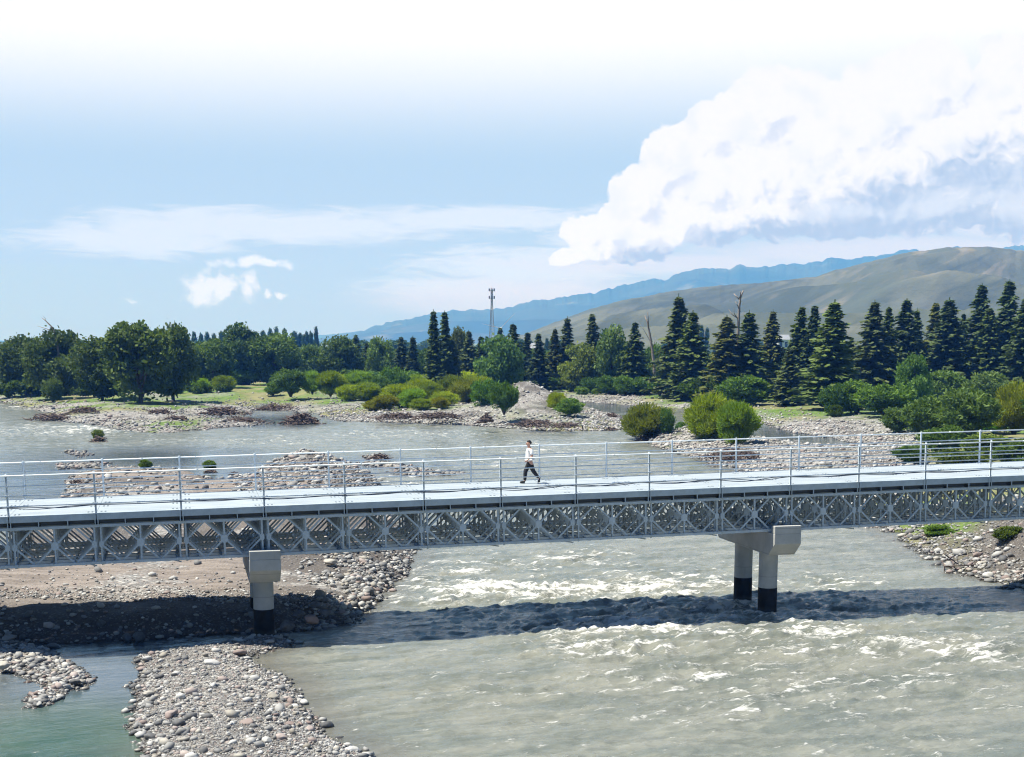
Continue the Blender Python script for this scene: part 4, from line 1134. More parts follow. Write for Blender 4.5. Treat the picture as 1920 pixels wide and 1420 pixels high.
# bushes ---------------------------------------------------------------------
for a_ in [
    ('dome', 52, 742, 694, 38, 'yellow-green bush at the foot of the left wood', YEL),
    ('shrub', 100, 755, 712, 40, 'dark bush under the dead-boughed tree', DKG),
    ('dome', 376, 738, 710, 34, 'fresh green bush at the right end of the dark wood', BRT),
    ('dome', 420, 735, 705, 38, 'olive round bush alone on the pale meadow', OLV),
    ('shrub', 465, 722, 692, 60, 'low green hedge behind the pale meadow', BRT),
    ('shrub', 402, 718, 695, 40, 'small shaded bush behind the olive round one', (.9, 1, .9)),
    ('shrub', 545, 742, 694, 66, 'grey-green willow bush, leftmost of the middle row', (1.1, 1.25, 1.3)),
    ('dome', 586, 738, 697, 40, 'bright green bush between the grey-green and the olive-brown domes', BRT),
    ('dome', 620, 742, 697, 50, 'olive-brown dome bush beside the narrow side channel', OLV),
    ('shrub', 512, 742, 718, 34, 'low leafy bush left of the grey-green willow', (1, 1.2, .9)),
    ('dome', 670, 738, 697, 54, 'green round bush right of the side channel', (.9, 1.1, 1.0)),
    ('dome', 688, 752, 718, 42, 'rusty olive dome bush in front of the green round one', OLV),
    ('shrub', 712, 745, 705, 40, 'leafy shrub behind the rusty olive dome', (1.0, 1.2, 1.0)),
    ('shrub', 739, 742, 690, 56, 'bright green ragged bush behind the yellow domes', BRT),
    ('dome', 770, 738, 703, 50, 'pale green dome bush right of the ragged bright one', (1.05, 1.15, 1.1)),
    ('dome', 752, 765, 721, 58, 'yellow-topped dome bush, largest of the front row', YEL),
    ('dome', 774, 766, 730, 40, 'vivid green dome bush in front of the yellow-topped one', BRT),
    ('dome', 809, 755, 718, 40, 'dark olive dome bush in the middle of the front row', OLV),
    ('dome', 812, 728, 703, 60, 'yellowish dome bush behind the dark olive one', YEL),
    ('dome', 858, 738, 697, 78, 'wide golden-green dome, highest of the bush row', YEL),
    ('dome', 845, 755, 706, 44, 'grey-stemmed olive bush in front of the wide golden one', (.85, .85, .75)),
    ('dome', 877, 756, 712, 50, 'olive dome bush with brown foot beside the leafy green pair', (1.1, .95, .7)),
    ('dome', 655, 752, 722, 40, 'small yellow-green bush at the left end of the middle bush row', YEL),
    ('dome', 790, 748, 712, 48, 'golden bush wedged between the pale green dome and the yellowish one', YEL),
    ('shrub', 760, 728, 696, 60, 'leafy green bush behind the pale green dome', BRT),
    ('shrub', 700, 728, 698, 60, 'green bush closing the back of the row left of the ragged one', (1.0, 1.25, .8)),
    ('dome', 834, 762, 735, 40, 'low yellow bush between the dark olive dome and the grey-stemmed one', YEL),
    ('dome', 893, 745, 706, 50, 'golden bush behind the leafy green pair', YEL),
    ('shrub', 640, 722, 700, 50, 'green bush right behind the side channel mouth', (1.0, 1.2, .8)),
    ('shrub', 905, 728, 700, 50, 'green bush at the right end of the row, below the mast', (.9, 1.15, .8)),
    ('dome', 735, 752, 726, 36, 'pale yellow-green bush left of the yellow-topped dome', YEL),
    ('dome', 790, 770, 748, 34, 'small olive bush at the pebble edge below the vivid green dome', OLV),
    ('dome', 722, 770, 742, 40, 'small brownish dome bush at the left end of the front row', BRN),
    ('dome', 697, 770, 752, 26, 'tiny brown bush near the gravel edge', BRN),
    ('dome', 826, 768, 745, 28, 'tiny rust-coloured bush below the dark olive dome', BRN),
    ('shrub', 915, 770, 714, 66, 'leafy green bush, left one of the pair at the gravel mound', (1.0, 1.35, .9)),
    ('shrub', 945, 775, 719, 56, 'leafy dark green bush, right one of the pair at the gravel mound', (.9, 1.15, .8)),
    ('dome', 1044, 770, 737, 32, 'yellow-tipped small bush right of the gravel mound', YEL),
    ('shrub', 1068, 780, 748, 54, 'low green spreading bush right of the gravel mound', BRT),
    ('shrub', 960, 716, 700, 36, 'round clipped-looking bush before the olive spruce', (.9, 1.1, .9)),
    ('shrub', 990, 724, 694, 60, 'green bush behind the gravel mound', (.95, 1.2, .8)),
    ('shrub', 1022, 726, 702, 46, 'dark green bush right of the one behind the mound', (.8, 1.0, .8)),
    ('shrub', 1035, 735, 708, 36, 'shaded bush beside the olive weeping tree', (.75, .95, .8)),
    ('shrub', 1110, 738, 708, 46, 'dark round bush right of the olive weeping tree', (.75, 1, .8)),
    ('shrub', 1140, 740, 706, 44, 'dark bush in the hedge below the feathery tree', (.75, 1, .8)),
    ('shrub', 1172, 742, 706, 44, 'light green bush in the hedge left of the dead trunk', (.95, 1.2, .8)),
    ('shrub', 1205, 742, 708, 44, 'dense bush right at the foot of the dead trunk', (.8, 1.05, .8)),
    ('shrub', 1237, 742, 706, 46, 'bush in the hedge right of the dead trunk', (.9, 1.15, .75)),
    ('shrub', 1180, 728, 690, 70, 'olive thicket behind the hedge of dark bushes', (1.2, 1.15, .8)),
    ('shrub', 1313, 752, 708, 84, 'wide low bush left of the two snag spruces', (1.0, 1.15, .8)),
    ('shrub', 1350, 752, 702, 56, 'pale-flecked low bush below the two snag spruces', (1.25, 1.3, .9)),
    ('shrub', 1392, 762, 707, 100, 'spreading bush behind the fallen trunk', (1.0, 1.25, .75)),
    ('shrub', 1436, 735, 692, 60, 'light olive bush above the fallen trunk', (1.3, 1.25, .9)),
    ('shrub', 1563, 780, 722, 52, 'dark leafy bush at the left end of the bramble thicket', (.85, 1.1, .9)),
    ('shrub', 1606, 776, 716, 80, 'middle of the bramble thicket, light green', (1.1, 1.3, .85)),
    ('shrub', 1660, 782, 722, 110, 'wide right half of the bramble thicket on the meadow', (1.0, 1.2, .7)),
    ('shrub', 1567, 785, 760, 28, 'small dark bush in front of the bramble thicket', (.75, .85, .7)),
    ('shrub', 1722, 758, 728, 34, 'small round bush right of the bramble thicket', (.8, 1.0, .9)),
    ('shrub', 1770, 755, 697, 96, 'grey-green bush below the right-hand spruces', (1.2, 1.35, 1.2)),
    ('shrub', 1850, 765, 700, 100, 'greyish willow thicket at the foot of the tallest spruces', (1.25, 1.3, 1.4)),
    ('shrub', 1682, 812, 766, 66, 'feathery grey bush, leftmost of the big thicket near the bridge', (1.1, 1.2, 1.35)),
    ('shrub', 1740, 822, 746, 100, 'big grey-green bush in the thicket near the bridge', (1.0, 1.15, 1.1)),
    ('shrub', 1812, 826, 732, 120, 'largest grey-green bush of the thicket near the bridge', (1.05, 1.15, 1.15)),
    ('dome', 1902, 815, 722, 92, 'golden-green dome bush at the right edge of the picture', (1.25, 1.1, .7)),
    ('dome', 1862, 812, 784, 48, 'vivid light-green bush seen just above the railing', (1.0, 1.7, 1.3)),
    ('shrub', 1980, 830, 730, 120, 'bush beyond the right edge of the view', (1, 1.1, 1)),
    ('shrub', 1770, 850, 800, 90, 'dark shrub behind the railing right of the pink gravel', (.85, 1.0, .8)),
    ('shrub', 1850, 862, 815, 100, 'yellow-flecked shrub behind the far railing', (1.1, 1.1, .7)),
    ('shrub', 1710, 868, 835, 70, 'low dark shrub at the end of the pink gravel, behind the railing', (.8, .95, .8)),
    ('shrub', 1800, 890, 845, 110, 'brownish low shrub close behind the bridge', (1.0, .95, .7)),
    ('shrub', 1920, 880, 825, 110, 'dense shrub behind the railing at the right edge', (.9, 1.0, .7)),
    ('dome', 1215, 824, 760, 100, 'olive round bush leaning over the water at the gravel tip', (.80, .72, .62)),
    ('shrub', 1250, 815, 768, 30, 'thin green shoot bush on the right of the leaning olive bush', (1.0, 1.3, 1.1)),
    ('shrub', 1276, 818, 792, 22, 'tiny grey-green shrub between the two big river bushes', (1.0, 1.3, 1.3)),
    ('dome', 1334, 826, 742, 104, 'big bright yellow-green bush on the gravel tongue', (1.25, 1.22, .7)),
    ('dome', 1380, 836, 756, 78, 'green bush in front right of the big bright one on the gravel tongue', (.85, 1.0, .75)),
    ('shrub', 184, 826, 806, 24, 'scrubby tuft growing on an old root in the river', (1.3, 1.2, .8)),
    ('shrub', 272, 880, 862, 26, 'small green tuft in calm water, left of two', (1.0, 1.1, .8)),
    ('shrub', 394, 882, 864, 26, 'small green tuft in calm water, right of two', (1.0, 1.1, .8)),
    ('shrub', 1893, 1014, 988, 60, 'low dark bush on the right bank under the bridge', (.75, .75, .5)),
    ('shrub', 1760, 1005, 985, 60, 'weedy green bush on the right bank under the bridge', (1.1, 1.3, .8))]:
    plant(*a_[:6], group=GB, color=a_[6])
# distant row of poplars and far trees --------------------------------------
g = np.random.default_rng(77)
ORD = 'first second third fourth fifth sixth seventh eighth ninth tenth eleventh twelfth thirteenth fourteenth fifteenth sixteenth seventeenth eighteenth nineteenth twentieth twenty-first twenty-second'.split()
xs_ = list(np.arange(352, 545, 13)) + [549, 557, 563, 571, 577, 585]
for i, x_ in enumerate(xs_):
    tp_ = 627 - 8 * sstep(x_, 380, 500) + g.normal() * 2.5 + (6 if x_ > 545 else 0)
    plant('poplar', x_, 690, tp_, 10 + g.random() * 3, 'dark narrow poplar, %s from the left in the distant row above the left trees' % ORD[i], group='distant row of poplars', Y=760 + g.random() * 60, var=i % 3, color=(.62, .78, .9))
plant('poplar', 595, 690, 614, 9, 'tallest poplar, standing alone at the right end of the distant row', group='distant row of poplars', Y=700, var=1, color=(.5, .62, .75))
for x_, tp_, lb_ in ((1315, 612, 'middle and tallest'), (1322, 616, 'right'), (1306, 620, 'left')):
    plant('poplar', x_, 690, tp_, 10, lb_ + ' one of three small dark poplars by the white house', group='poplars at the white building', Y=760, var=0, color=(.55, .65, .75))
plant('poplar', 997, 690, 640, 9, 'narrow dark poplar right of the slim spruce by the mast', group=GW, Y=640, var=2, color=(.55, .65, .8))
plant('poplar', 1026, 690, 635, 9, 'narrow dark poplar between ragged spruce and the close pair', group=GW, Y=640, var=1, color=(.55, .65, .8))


# the continuous wood behind: one mass
def mass(name, n, fx_, fy_, fh, seed, tint, kinds):
    g = np.random.default_rng(seed); VV = []; TT = []
    for i in range(n):
        x_, y_ = fx_(g), fy_(g); h = fh(g)
        k = kinds[int(g.integers(len(kinds)))]
        _, cm2, _ = proto(k, int(g.integers(2)))
        key = (k, cm2.name)
        if key not in CACHE:
            co = np.empty(len(cm2.vertices) * 3, np.float32); cm2.vertices.foreach_get('co', co)
            tn = np.empty(len(cm2.polygons), np.float32); cm2.attributes['tone'].data.foreach_get('value', tn)
            CACHE[key] = (co.reshape(-1, 3), tn)
        co, tn = CACHE[key]
        step = 1
        q = co.reshape(-1, 4, 3)
        if k.startswith('far') is False: sel = g.random(len(q)) < .5
        else: sel = np.ones(len(q), bool)
        q = q[sel]; a = g.random() * 6.28; c_, s_ = math.cos(a), math.sin(a)
        wd = h * (.9 + .3 * g.random()) * (1 if 'broad' in k else .95)
        r_ = np.empty_like(q); r_[..., 0] = (q[..., 0] * c_ - q[..., 1] * s_) * wd + x_; r_[..., 1] = (q[..., 0] * s_ + q[..., 1] * c_) * wd + y_; r_[..., 2] = q[..., 2] * h + .5
        VV.append(r_.reshape(-1, 3)); TT.append(np.clip(tn[sel] + g.normal() * .12, 0, 1))
    V = np.concatenate(VV); n4 = len(V) // 4
    me = make_mesh(name, V, np.arange(n4 * 4).reshape(n4, 4)); fattr(me, 'tone', np.concatenate(TT), 'FACE')
    o = obj(name, me, M['leaf']); o.color = tint; return o


CACHE = {}
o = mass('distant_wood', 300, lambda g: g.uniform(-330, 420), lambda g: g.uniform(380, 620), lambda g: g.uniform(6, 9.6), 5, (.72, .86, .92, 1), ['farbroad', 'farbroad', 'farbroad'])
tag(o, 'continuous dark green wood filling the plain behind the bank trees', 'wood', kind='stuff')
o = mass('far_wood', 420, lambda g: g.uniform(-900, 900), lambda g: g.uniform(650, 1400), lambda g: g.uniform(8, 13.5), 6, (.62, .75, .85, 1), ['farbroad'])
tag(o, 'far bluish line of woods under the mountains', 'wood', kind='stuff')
o = mass('undergrowth', 320, lambda g: g.uniform(-160, 190), lambda g: g.uniform(290, 400), lambda g: g.uniform(2.0, 5.0), 7, (.85, 1.0, .8, 1), ['farbroad'])
tag(o, 'low green undergrowth between the trunks of the bank trees', 'undergrowth', kind='stuff')
o = mass('low_scrub', 150, lambda g: g.uniform(-40, 150), lambda g: g.uniform(278, 302), lambda g: g.uniform(1.3, 3.0), 9, (1.25, 1.4, .85, 1), ['farbroad'])
tag(o, 'bright low scrub lining the meadow before the conifers', 'undergrowth', kind='stuff')
o = mass('thicket', 60, lambda g: g.uniform(-100, -58), lambda g: g.uniform(272, 305), lambda g: g.uniform(1.8, 4.2), 8, (.75, .85, .7, 1), ['farbroad'])
tag(o, 'shaded low growth closing the foot of the dark left wood', 'undergrowth', kind='stuff')
# ------------------------------------------------------------ the air
a = MB(); a.box((-13000, -600, -3.5), (13000, 12400, 650))
hz = a.build('haze', None); tag(hz, kind='stuff'); hz['label'] = 'thin pale blue haze over the plain'
m = bpy.data.materials.new('haze_air'); m.use_nodes = True
for n in list(m.node_tree.nodes): m.node_tree.nodes.remove(n)
t = NT(m.node_tree); pv = t.node('ShaderNodeVolumePrincipled')
pv.inputs['Color'].default_value = (.073, .295, 1.0, 1); pv.inputs['Absorption Color'].default_value = (1, 1, 1, 1); pv.inputs['Density'].default_value = 2.2e-4; pv.inputs['Anisotropy'].default_value = 0.0
ou = t.node('ShaderNodeOutputMaterial'); t.l.new(pv.outputs[0], ou.inputs['Volume'])
hz.data.materials.append(m)
# ------------------------------------------------------------ stones
import bmesh


def ico(sub):
    bm = bmesh.new(); bmesh.ops.create_icosphere(bm, subdivisions=sub, radius=1)
    v = np.array([x.co[:] for x in bm.verts]); f = np.array([[q.index for q in p_.verts] for p_ in bm.faces]); bm.free(); return v, f


IC = {k: ico(k) for k in (1, 2, 3)}


def stone_shape(sub, g):
    v, f = IC[sub]; v = v.copy()
    for _ in range(7):                       # flatten against random planes: water-worn facets
        d = rnd_dirs(1, g)[0]; c = g.uniform(.55, .9); h = v @ d; v -= np.outer(np.clip(h - c, 0, None) * .85, d)
    v *= 1 + .08 * g.normal(size=(len(v), 1)) * (.6 if sub > 1 else .9)
    v *= np.array([1.0, g.uniform(.6, .9), g.uniform(.38, .68)]); return v, f


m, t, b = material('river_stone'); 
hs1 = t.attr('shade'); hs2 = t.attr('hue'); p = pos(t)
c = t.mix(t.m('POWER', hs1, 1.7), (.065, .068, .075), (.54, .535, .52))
c = t.mix(t.m('MULTIPLY', t.m('GREATER_THAN', hs2, .88), .5), c, (.32, .21, .18))
c = t.mix(t.m('MULTIPLY', t.m('LESS_THAN', hs2, .12), .5), c, (.35, .31, .24))
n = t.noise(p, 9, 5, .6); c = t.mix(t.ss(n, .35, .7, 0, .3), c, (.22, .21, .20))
zz = t.node('ShaderNodeSeparateXYZ'); t.l.new(p, zz.inputs[0]); wet = t.ss(zz.outputs[2], .10, .03)
c = t.mix(wet, c, t.mix(1.0, c, (.34, .33, .32), 'MULTIPLY'))
t.l.new(c, b.inputs['Base Color']); t.l.new(t.lin(wet, 0, 1, .8, .3), b.inputs['Roughness'])
bump(t, b, n, .5, .01)
M['stone'] = m


def scatter(name, label, n, boxpx, smin, smed, smax, seed, dens, sub=1, sig=.5, shade=(.15, 1.0)):
    g = np.random.default_rng(seed); SH = [stone_shape(sub, g) for _ in range(10)]
    x0, y0, x1, y1 = boxpx; P_ = []; tot = 0
    while tot < n:
        px = g.uniform(x0, x1, n * 2); py = g.uniform(y0, y1, n * 2)
        q = np.stack([px, py], 1); W_ = np.array([at(a_, b_)[:2] for a_, b_ in q])
        z, sd, wh = land(W_[:, 0], W_[:, 1])
        pr = dens(px, py, sd, z, wh); k = g.random(len(pr)) < pr
        P_.append(np.stack([W_[k, 0], W_[k, 1], z[k], sd[k]], 1)); tot += int(k.sum())
        if k.sum() == 0: break
    P_ = np.concatenate(P_)[:n]; n = len(P_)
    r = np.clip(smed * np.exp(g.normal(size=n) * sig), smin, smax) / 2
    VV = []; FF = []; A1 = []; A2 = []; o = 0
    for k in range(10):
        idx = np.arange(k, n, 10); v, f = SH[k]; m_ = len(idx)
        if not m_: continue
        a = g.random(m_) * 6.283; ti = g.normal(size=m_) * .25
        ca, sa = np.cos(a), np.sin(a); ct, st_ = np.cos(ti), np.sin(ti)
        vx = v[None, :, 0] * ct[:, None] + v[None, :, 2] * st_[:, None]; vz = -v[None, :, 0] * st_[:, None] + v[None, :, 2] * ct[:, None]; vy = np.broadcast_to(v[None, :, 1], vx.shape)
        X_ = (vx * ca[:, None] - vy * sa[:, None]) * r[idx, None] + P_[idx, 0][:, None]
        Y_ = (vx * sa[:, None] + vy * ca[:, None]) * r[idx, None] + P_[idx, 1][:, None]
        Z_ = vz * r[idx, None] + (P_[idx, 2] + r[idx] * .22)[:, None]
        VV.append(np.stack([X_, Y_, Z_], 2).reshape(-1, 3))
        FF.append((f[None] + (np.arange(m_) * len(v))[:, None, None] + o).reshape(-1, 3)); o += m_ * len(v)
        A1.append(np.repeat(g.uniform(shade[0], shade[1], m_), len(v))); A2.append(np.repeat(g.random(m_), len(v)))
    me = make_mesh(name, np.concatenate(VV), np.concatenate(FF), True)
    fattr(me, 'shade', np.concatenate(A1)); fattr(me, 'hue', np.concatenate(A2))
    o_ = obj(name, me, M['stone']); return tag(o_, label, None, None, 'stuff')


def inb(v, a, b_): return (v > a) & (v < b_)
scatter('gravel', 'pale rounded cobbles covering the near gravel bar', 9000, (230, 1190, 760, 1500), .045, .082, .50, 1,
        lambda px, py, sd, z, wh: np.where((wh == 2) & (sd > -.25), .22 + .78 * np.exp(-np.clip(sd, 0, 9) / .8), 0), 1, .65)
scatter('fine_gravel', 'small grey pebbles between the cobbles of the near bar', 15000, (230, 1190, 700, 1440), .025, .052, .10, 2,
        lambda px, py, sd, z, wh: np.where((wh == 2) & (sd > -.05), 1., 0), 1, .3)
scatter('spit_cobbles', 'cobbles of the small spit in the lower left pool', 2200, (-60, 1180, 190, 1335), .05, .15, .42, 3,
        lambda px, py, sd, z, wh: np.where((wh == 3) & (sd > -.2), .5 + .5 * np.exp(-np.clip(sd, 0, 9) / .6), 0), 1, .5)
scatter('bank_cobbles', 'cobbles along the edges of the big bar under the bridge', 4200, (-60, 1030, 790, 1225), .06, .16, .60, 4,
        lambda px, py, sd, z, wh: np.where((wh == 1) & (sd > -.35), np.clip(np.exp(-np.clip(sd, 0, 99) / .7) * (.22 + .7 * sstep(px, 560, 640)) + 0 + sstep(px, 540, 640) * .9 * (fbm(px * .03, py * .06, 3, 5) > .42) + .03 * sstep(py, 1090, 1130) + .004, 0, 1), 0), 1, .55)
scatter('soil_pebbles', 'scattered pebbles on the sandy top of the big bar', 3000, (-60, 1060, 600, 1170), .03, .08, .25, 5,
        lambda px, py, sd, z, wh: np.where((wh == 1) & (sd > .3), .02 + .98 * sstep(py, 1140, 1178), 0), 1, .5)
scatter('upstream_cobbles', 'cobbles at the upstream end of the big bar behind the bridge', 4500, (60, 852, 790, 1000), .10, .26, .9, 6,
        lambda px, py, sd, z, wh: np.where((wh == 1) & (sd > -.8), .12 + .88 * np.exp(-np.clip(sd, 0, 99) / 3) + .8 * (px > 440), 0) * .8, 1, .5)
scatter('shoal_stones', 'wet stones of the small shoals in the river behind the bridge', 900, (90, 842, 900, 902), .10, .30, .8, 7,
        lambda px, py, sd, z, wh: np.where((wh >= 4) & (sd > -1.6), 1., 0), 1, .5, (.05, .8))
scatter('riffle_stones', 'single stones breaking the calm water at the upper left', 160, (105, 845, 340, 885), .10, .35, .8, 17,
        lambda px, py, sd, z, wh: np.where(sd < 0, .4, 0), 1, .4, (.05, .7))
scatter('tongue_cobbles', 'pale pinkish cobbles of the gravel tongue behind the far railing', 9000, (1215, 800, 1720, 990), .10, .24, .8, 8,
        lambda px, py, sd, z, wh: np.where((wh == 0) & (sd > -.8), .30 + .7 * np.exp(-np.clip(sd, 0, 99) / 2.5), 0), 1, .45, (.35, 1.0))
scatter('right_bank_cobbles', 'cobbles and rubble of the right bank under the bridge', 4200, (1630, 985, 2010, 1125), .06, .15, .75, 9,
        lambda px, py, sd, z, wh: np.where((wh == 0) & (sd > -.4), .15 + .85 * np.exp(-np.clip(sd, 0, 99) / 2.0), 0), 1, .55, (.1, .95))
scatter('shore_cobbles', 'cobbles along the far shore of the river', 7500, (620, 735, 1210, 815), .15, .34, .9, 10,
        lambda px, py, sd, z, wh: np.where((wh == 0) & (sd > -1.0), .02 + .98 * np.exp(-np.clip(sd, 0, 99) / 6), 0), 1, .4, (.3, 1.0))
scatter('left_shore_cobbles', 'cobbles of the flat shoal along the left far shore', 3800, (-60, 735, 640, 818), .15, .34, 1.0, 11,
        lambda px, py, sd, z, wh: np.where((wh == 0) & (sd > -1.0), .02 + .98 * np.exp(-np.clip(sd, 0, 99) / 5), 0), 1, .4, (.1, .85))
scatter('channel_cobbles', 'cobbles along the narrow side channel on the right', 4200, (1060, 735, 1720, 850), .15, .32, .9, 12,
        lambda px, py, sd, z, wh: np.where((wh == 0) & (sd > -.8) & (sd < 16), .04 + .96 * np.exp(-np.clip(sd, 0, 99) / 5), 0), 1, .4, (.3, 1.0))

SG = {'n': 'single boulders on the near gravel bar', 's': 'boulders of the left spit', 'm': 'boulders in the shade of the bridge', 'r': 'boulders of the right bank'}


def boulder(px, py, wpx, flat, sh, hue, label, grp):
    g = np.random.default_rng(int(px * 7 + py)); p_ = at(px, py); z = ground_z(p_[0], p_[1]); p_ = at(px, py, z)
    v, f = stone_shape(3, g); r = wpx / F * (p_[1] * CP + (HC - z) * SP) / 2 * 1.08
    v = v / np.abs(v).max(0) * np.array([1, .75, flat]) * r
    me = make_mesh('boulder', v, f, True); fattr(me, 'shade', np.full(len(v), sh)); fattr(me, 'hue', np.full(len(v), hue))
    o = obj('boulder', me, M['stone']); o.location = (p_[0], p_[1], z + r * flat * .45); o.rotation_euler = (g.normal() * .12, g.normal() * .12, g.normal() * .5)
    return tag(o, label, 'boulder', SG[grp])


for b_ in [(569, 1322, 24, .62, 1.0, .5, 'white block boulder on the right rim of the near gravel bar', 'n'),
           (610, 1366, 30, .65, .05, .5, 'dark grey boulder at the water edge of the near gravel bar', 'n'),
           (544, 1362, 19, .7, .35, .9, 'dull red round boulder on the near gravel bar', 'n'),
           (581, 1371, 22, .6, .75, .9, 'pinkish round boulder beside the dark grey one', 'n'),
           (660, 1411, 27, .6, .95, .5, 'white boulder at the bottom tip of the near gravel bar', 'n'),
           (652, 1400, 17, .6, .9, .5, 'smaller white boulder just above the bottom tip of the near bar', 'n'),
           (637, 1387, 20, .5, .35, .5, 'flat grey boulder between the dark one and the bottom tip', 'n'),
           (560, 1208, 22, .35, 1.0, .5, 'long flat white boulder lying alone in shallow water by the left pier', 'n'),
           (526, 1386, 24, .6, .8, .95, 'pale pink boulder near the lower edge of the picture', 'n'),
           (501, 1390, 20, .6, .85, .5, 'light grey boulder near the lower edge of the picture', 'n'),
           (512, 1309, 22, .7, .75, .05, 'beige egg-shaped boulder on the near gravel bar', 'n'),
           (466, 1363, 34, .65, .42, .95, 'largest reddish boulder of the near gravel bar', 'n'),
           (322, 1341, 24, .6, .7, .9, 'flat pink boulder in the left half of the near gravel bar', 'n'),
           (340, 1309, 21, .65, .9, .5, 'white faceted boulder in the left half of the near gravel bar', 'n'),
           (278, 1302, 22, .45, .95, .05, 'cream flat boulder at the left water edge of the near bar', 'n'),
           (397, 1246, 30, .38, .95, .3, 'long white slab near the top of the near gravel bar', 'n'),
           (450, 1226, 26, .4, .3, .95, 'reddish grey slab at the neck of the near gravel bar', 'n'),
           (240, 1348, 20, .3, 1.0, .5, 'flat white stone standing in the green pool', 'n'),
           (262, 1372, 22, .35, .5, .5, 'grey flat stone at the edge of the green pool', 'n'),
           (283, 1385, 26, .55, .12, .5, 'dark stone at the edge of the green pool', 'n'),
           (276, 1238, 18, .6, .9, .5, 'white stone at the upper left corner of the near bar', 'n'),
           (438, 1255, 14, .4, .9, .9, 'small pink slab below the white slab', 'n'),
           (85, 1240, 24, .5, .9, .05, 'cream boulder on top of the left spit', 's'),
           (5, 1251, 26, .6, .85, .05, 'round cream boulder at the left picture edge', 's'),
           (142, 1280, 22, .45, .08, .5, 'dark slab at the tip of the left spit', 's'),
           (112, 1286, 18, .5, .85, .5, 'pale stone beside the dark slab of the left spit', 's'),
           (173, 1284, 15, .4, 1.0, .5, 'white stone farthest out on the left spit', 's'),
           (72, 1322, 16, .4, .7, .5, 'grey flat stone at the lower end of the left spit', 's'),
           (16, 1198, 26, .45, .45, .5, 'grey slab where the left spit joins the shaded bank', 's'),
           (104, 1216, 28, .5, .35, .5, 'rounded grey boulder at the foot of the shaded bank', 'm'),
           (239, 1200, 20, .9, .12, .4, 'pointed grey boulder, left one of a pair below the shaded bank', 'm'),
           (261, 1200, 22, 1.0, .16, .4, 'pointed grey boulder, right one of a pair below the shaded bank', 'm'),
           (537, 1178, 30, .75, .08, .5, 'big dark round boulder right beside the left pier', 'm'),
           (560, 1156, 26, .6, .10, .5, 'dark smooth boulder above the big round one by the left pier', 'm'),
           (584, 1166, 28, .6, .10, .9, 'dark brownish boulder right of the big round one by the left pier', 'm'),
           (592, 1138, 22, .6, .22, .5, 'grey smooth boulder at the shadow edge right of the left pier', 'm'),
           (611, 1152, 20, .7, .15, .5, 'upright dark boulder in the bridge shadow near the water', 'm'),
           (600, 1117, 20, .8, .45, .05, 'tan round boulder just above the bridge shadow', 'm'),
           (687, 1124, 20, .5, .35, .95, 'rust-red boulder among white cobbles near the water', 'm'),
           (620, 1056, 26, .45, .85, .05, 'cream slab high on the bar below the truss', 'm'),
           (1827, 1056, 24, .6, .8, .5, 'pale boulder on the right bank above the rusty frame', 'r'),
           (1854, 1082, 22, .6, 1.0, .5, 'white boulder on the waterline of the right bank', 'r'),
           (1832, 1042, 20, .45, .35, .9, 'brown slab on the right bank', 'r'),
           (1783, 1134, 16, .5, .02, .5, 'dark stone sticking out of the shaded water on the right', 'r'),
           (1846, 1096, 16, .3, .95, .5, 'flat white stone in the water off the right bank', 'r')]:
    boulder(*b_)

# ------------------------------------------------------------ driftwood, dead trees


def pile(px, py, wpx, hpx, n, label, seed, thick=.05, cat='driftwood', mat='brush', name='driftwood_pile'):
    g = np.random.default_rng(seed); p_ = at(px, py); z = max(ground_z(p_[0], p_[1]), 0); p_ = at(px, py, z)
    sc = (p_[1] * CP + (HC - z) * SP) / F; Wd = wpx * sc / 2; Hh = hpx * sc; a = MB()
    for i in range(n):
        x_ = g.normal() * .42; y_ = g.normal() * .4; q = max(0, 1 - x_ * x_ - y_ * y_)
        c_ = np.array([x_ * Wd, y_ * min(Wd, 4), Hh * q * g.random() * .8])
        d = rnd_dirs(1, g)[0]; d[2] *= .45; L = Wd * g.uniform(.2, .6)
        m_ = c_ + d * L * .5 + g.normal(size=3) * L * .12; e_ = c_ + d * L
        e_[2] = min(max(e_[2], -.1), Hh * 1.1)
        r_ = thick * g.uniform(.35, 1.3)
        a.tube([c_ - d * L * .4, m_, e_], [r_, r_ * .8, r_ * .35], 5, False)
    root = a.build(name, M[mat], None, True); root.location = p_
    return tag(root, label, cat, 'driftwood washed up by the river')


pile(566, 795, 72, 26, 260, 'brown root pile standing in the river before the side channel', 1, .10)
pile(420, 776, 78, 13, 200, 'low dark brush pile right behind the left shoal', 2, .09)
pile(298, 778, 60, 13, 150, 'reddish brush at the back edge of the left shoal', 3, .08)
pile(330, 788, 52, 9, 110, 'small brush clump on the grey left shoal', 4, .08)
pile(455, 792, 90, 9, 170, 'thin line of driftwood at the tip of the left shoal', 5, .08)
pile(95, 785, 70, 9, 140, 'dark brushwood at the left end of the shoal', 6, .09)
pile(160, 772, 60, 10, 110, 'tangle of sticks left of the shoal brush', 7, .08)
pile(520, 768, 90, 9, 170, 'brush line along the near side of the side channel', 8, .08)
pile(912, 792, 26, 22, 120, 'upturned dark stump on the pebble shore', 9, .12, 'stump')
pile(820, 782, 90, 8, 150, 'flat brown driftwood behind the pebble shore', 10, .08)
pile(745, 783, 80, 9, 150, 'reddish driftwood below the dome bushes', 11, .08)
pile(1000, 797, 80, 9, 150, 'brown brushwood at the foot of the gravel mound', 12, .08)
pile(1060, 800, 60, 8, 110, 'driftwood strip right of the gravel mound foot', 13, .08)
pile(1148, 783, 36, 9, 90, 'small dark brush right of the green spreading bush', 14, .08)
pile(1145, 806, 24, 6, 60, 'dark wood lying at the end of the far shore', 15, .08)
pile(1375, 858, 110, 20, 260, 'dark brush and roots below the big river bushes', 16, .06)
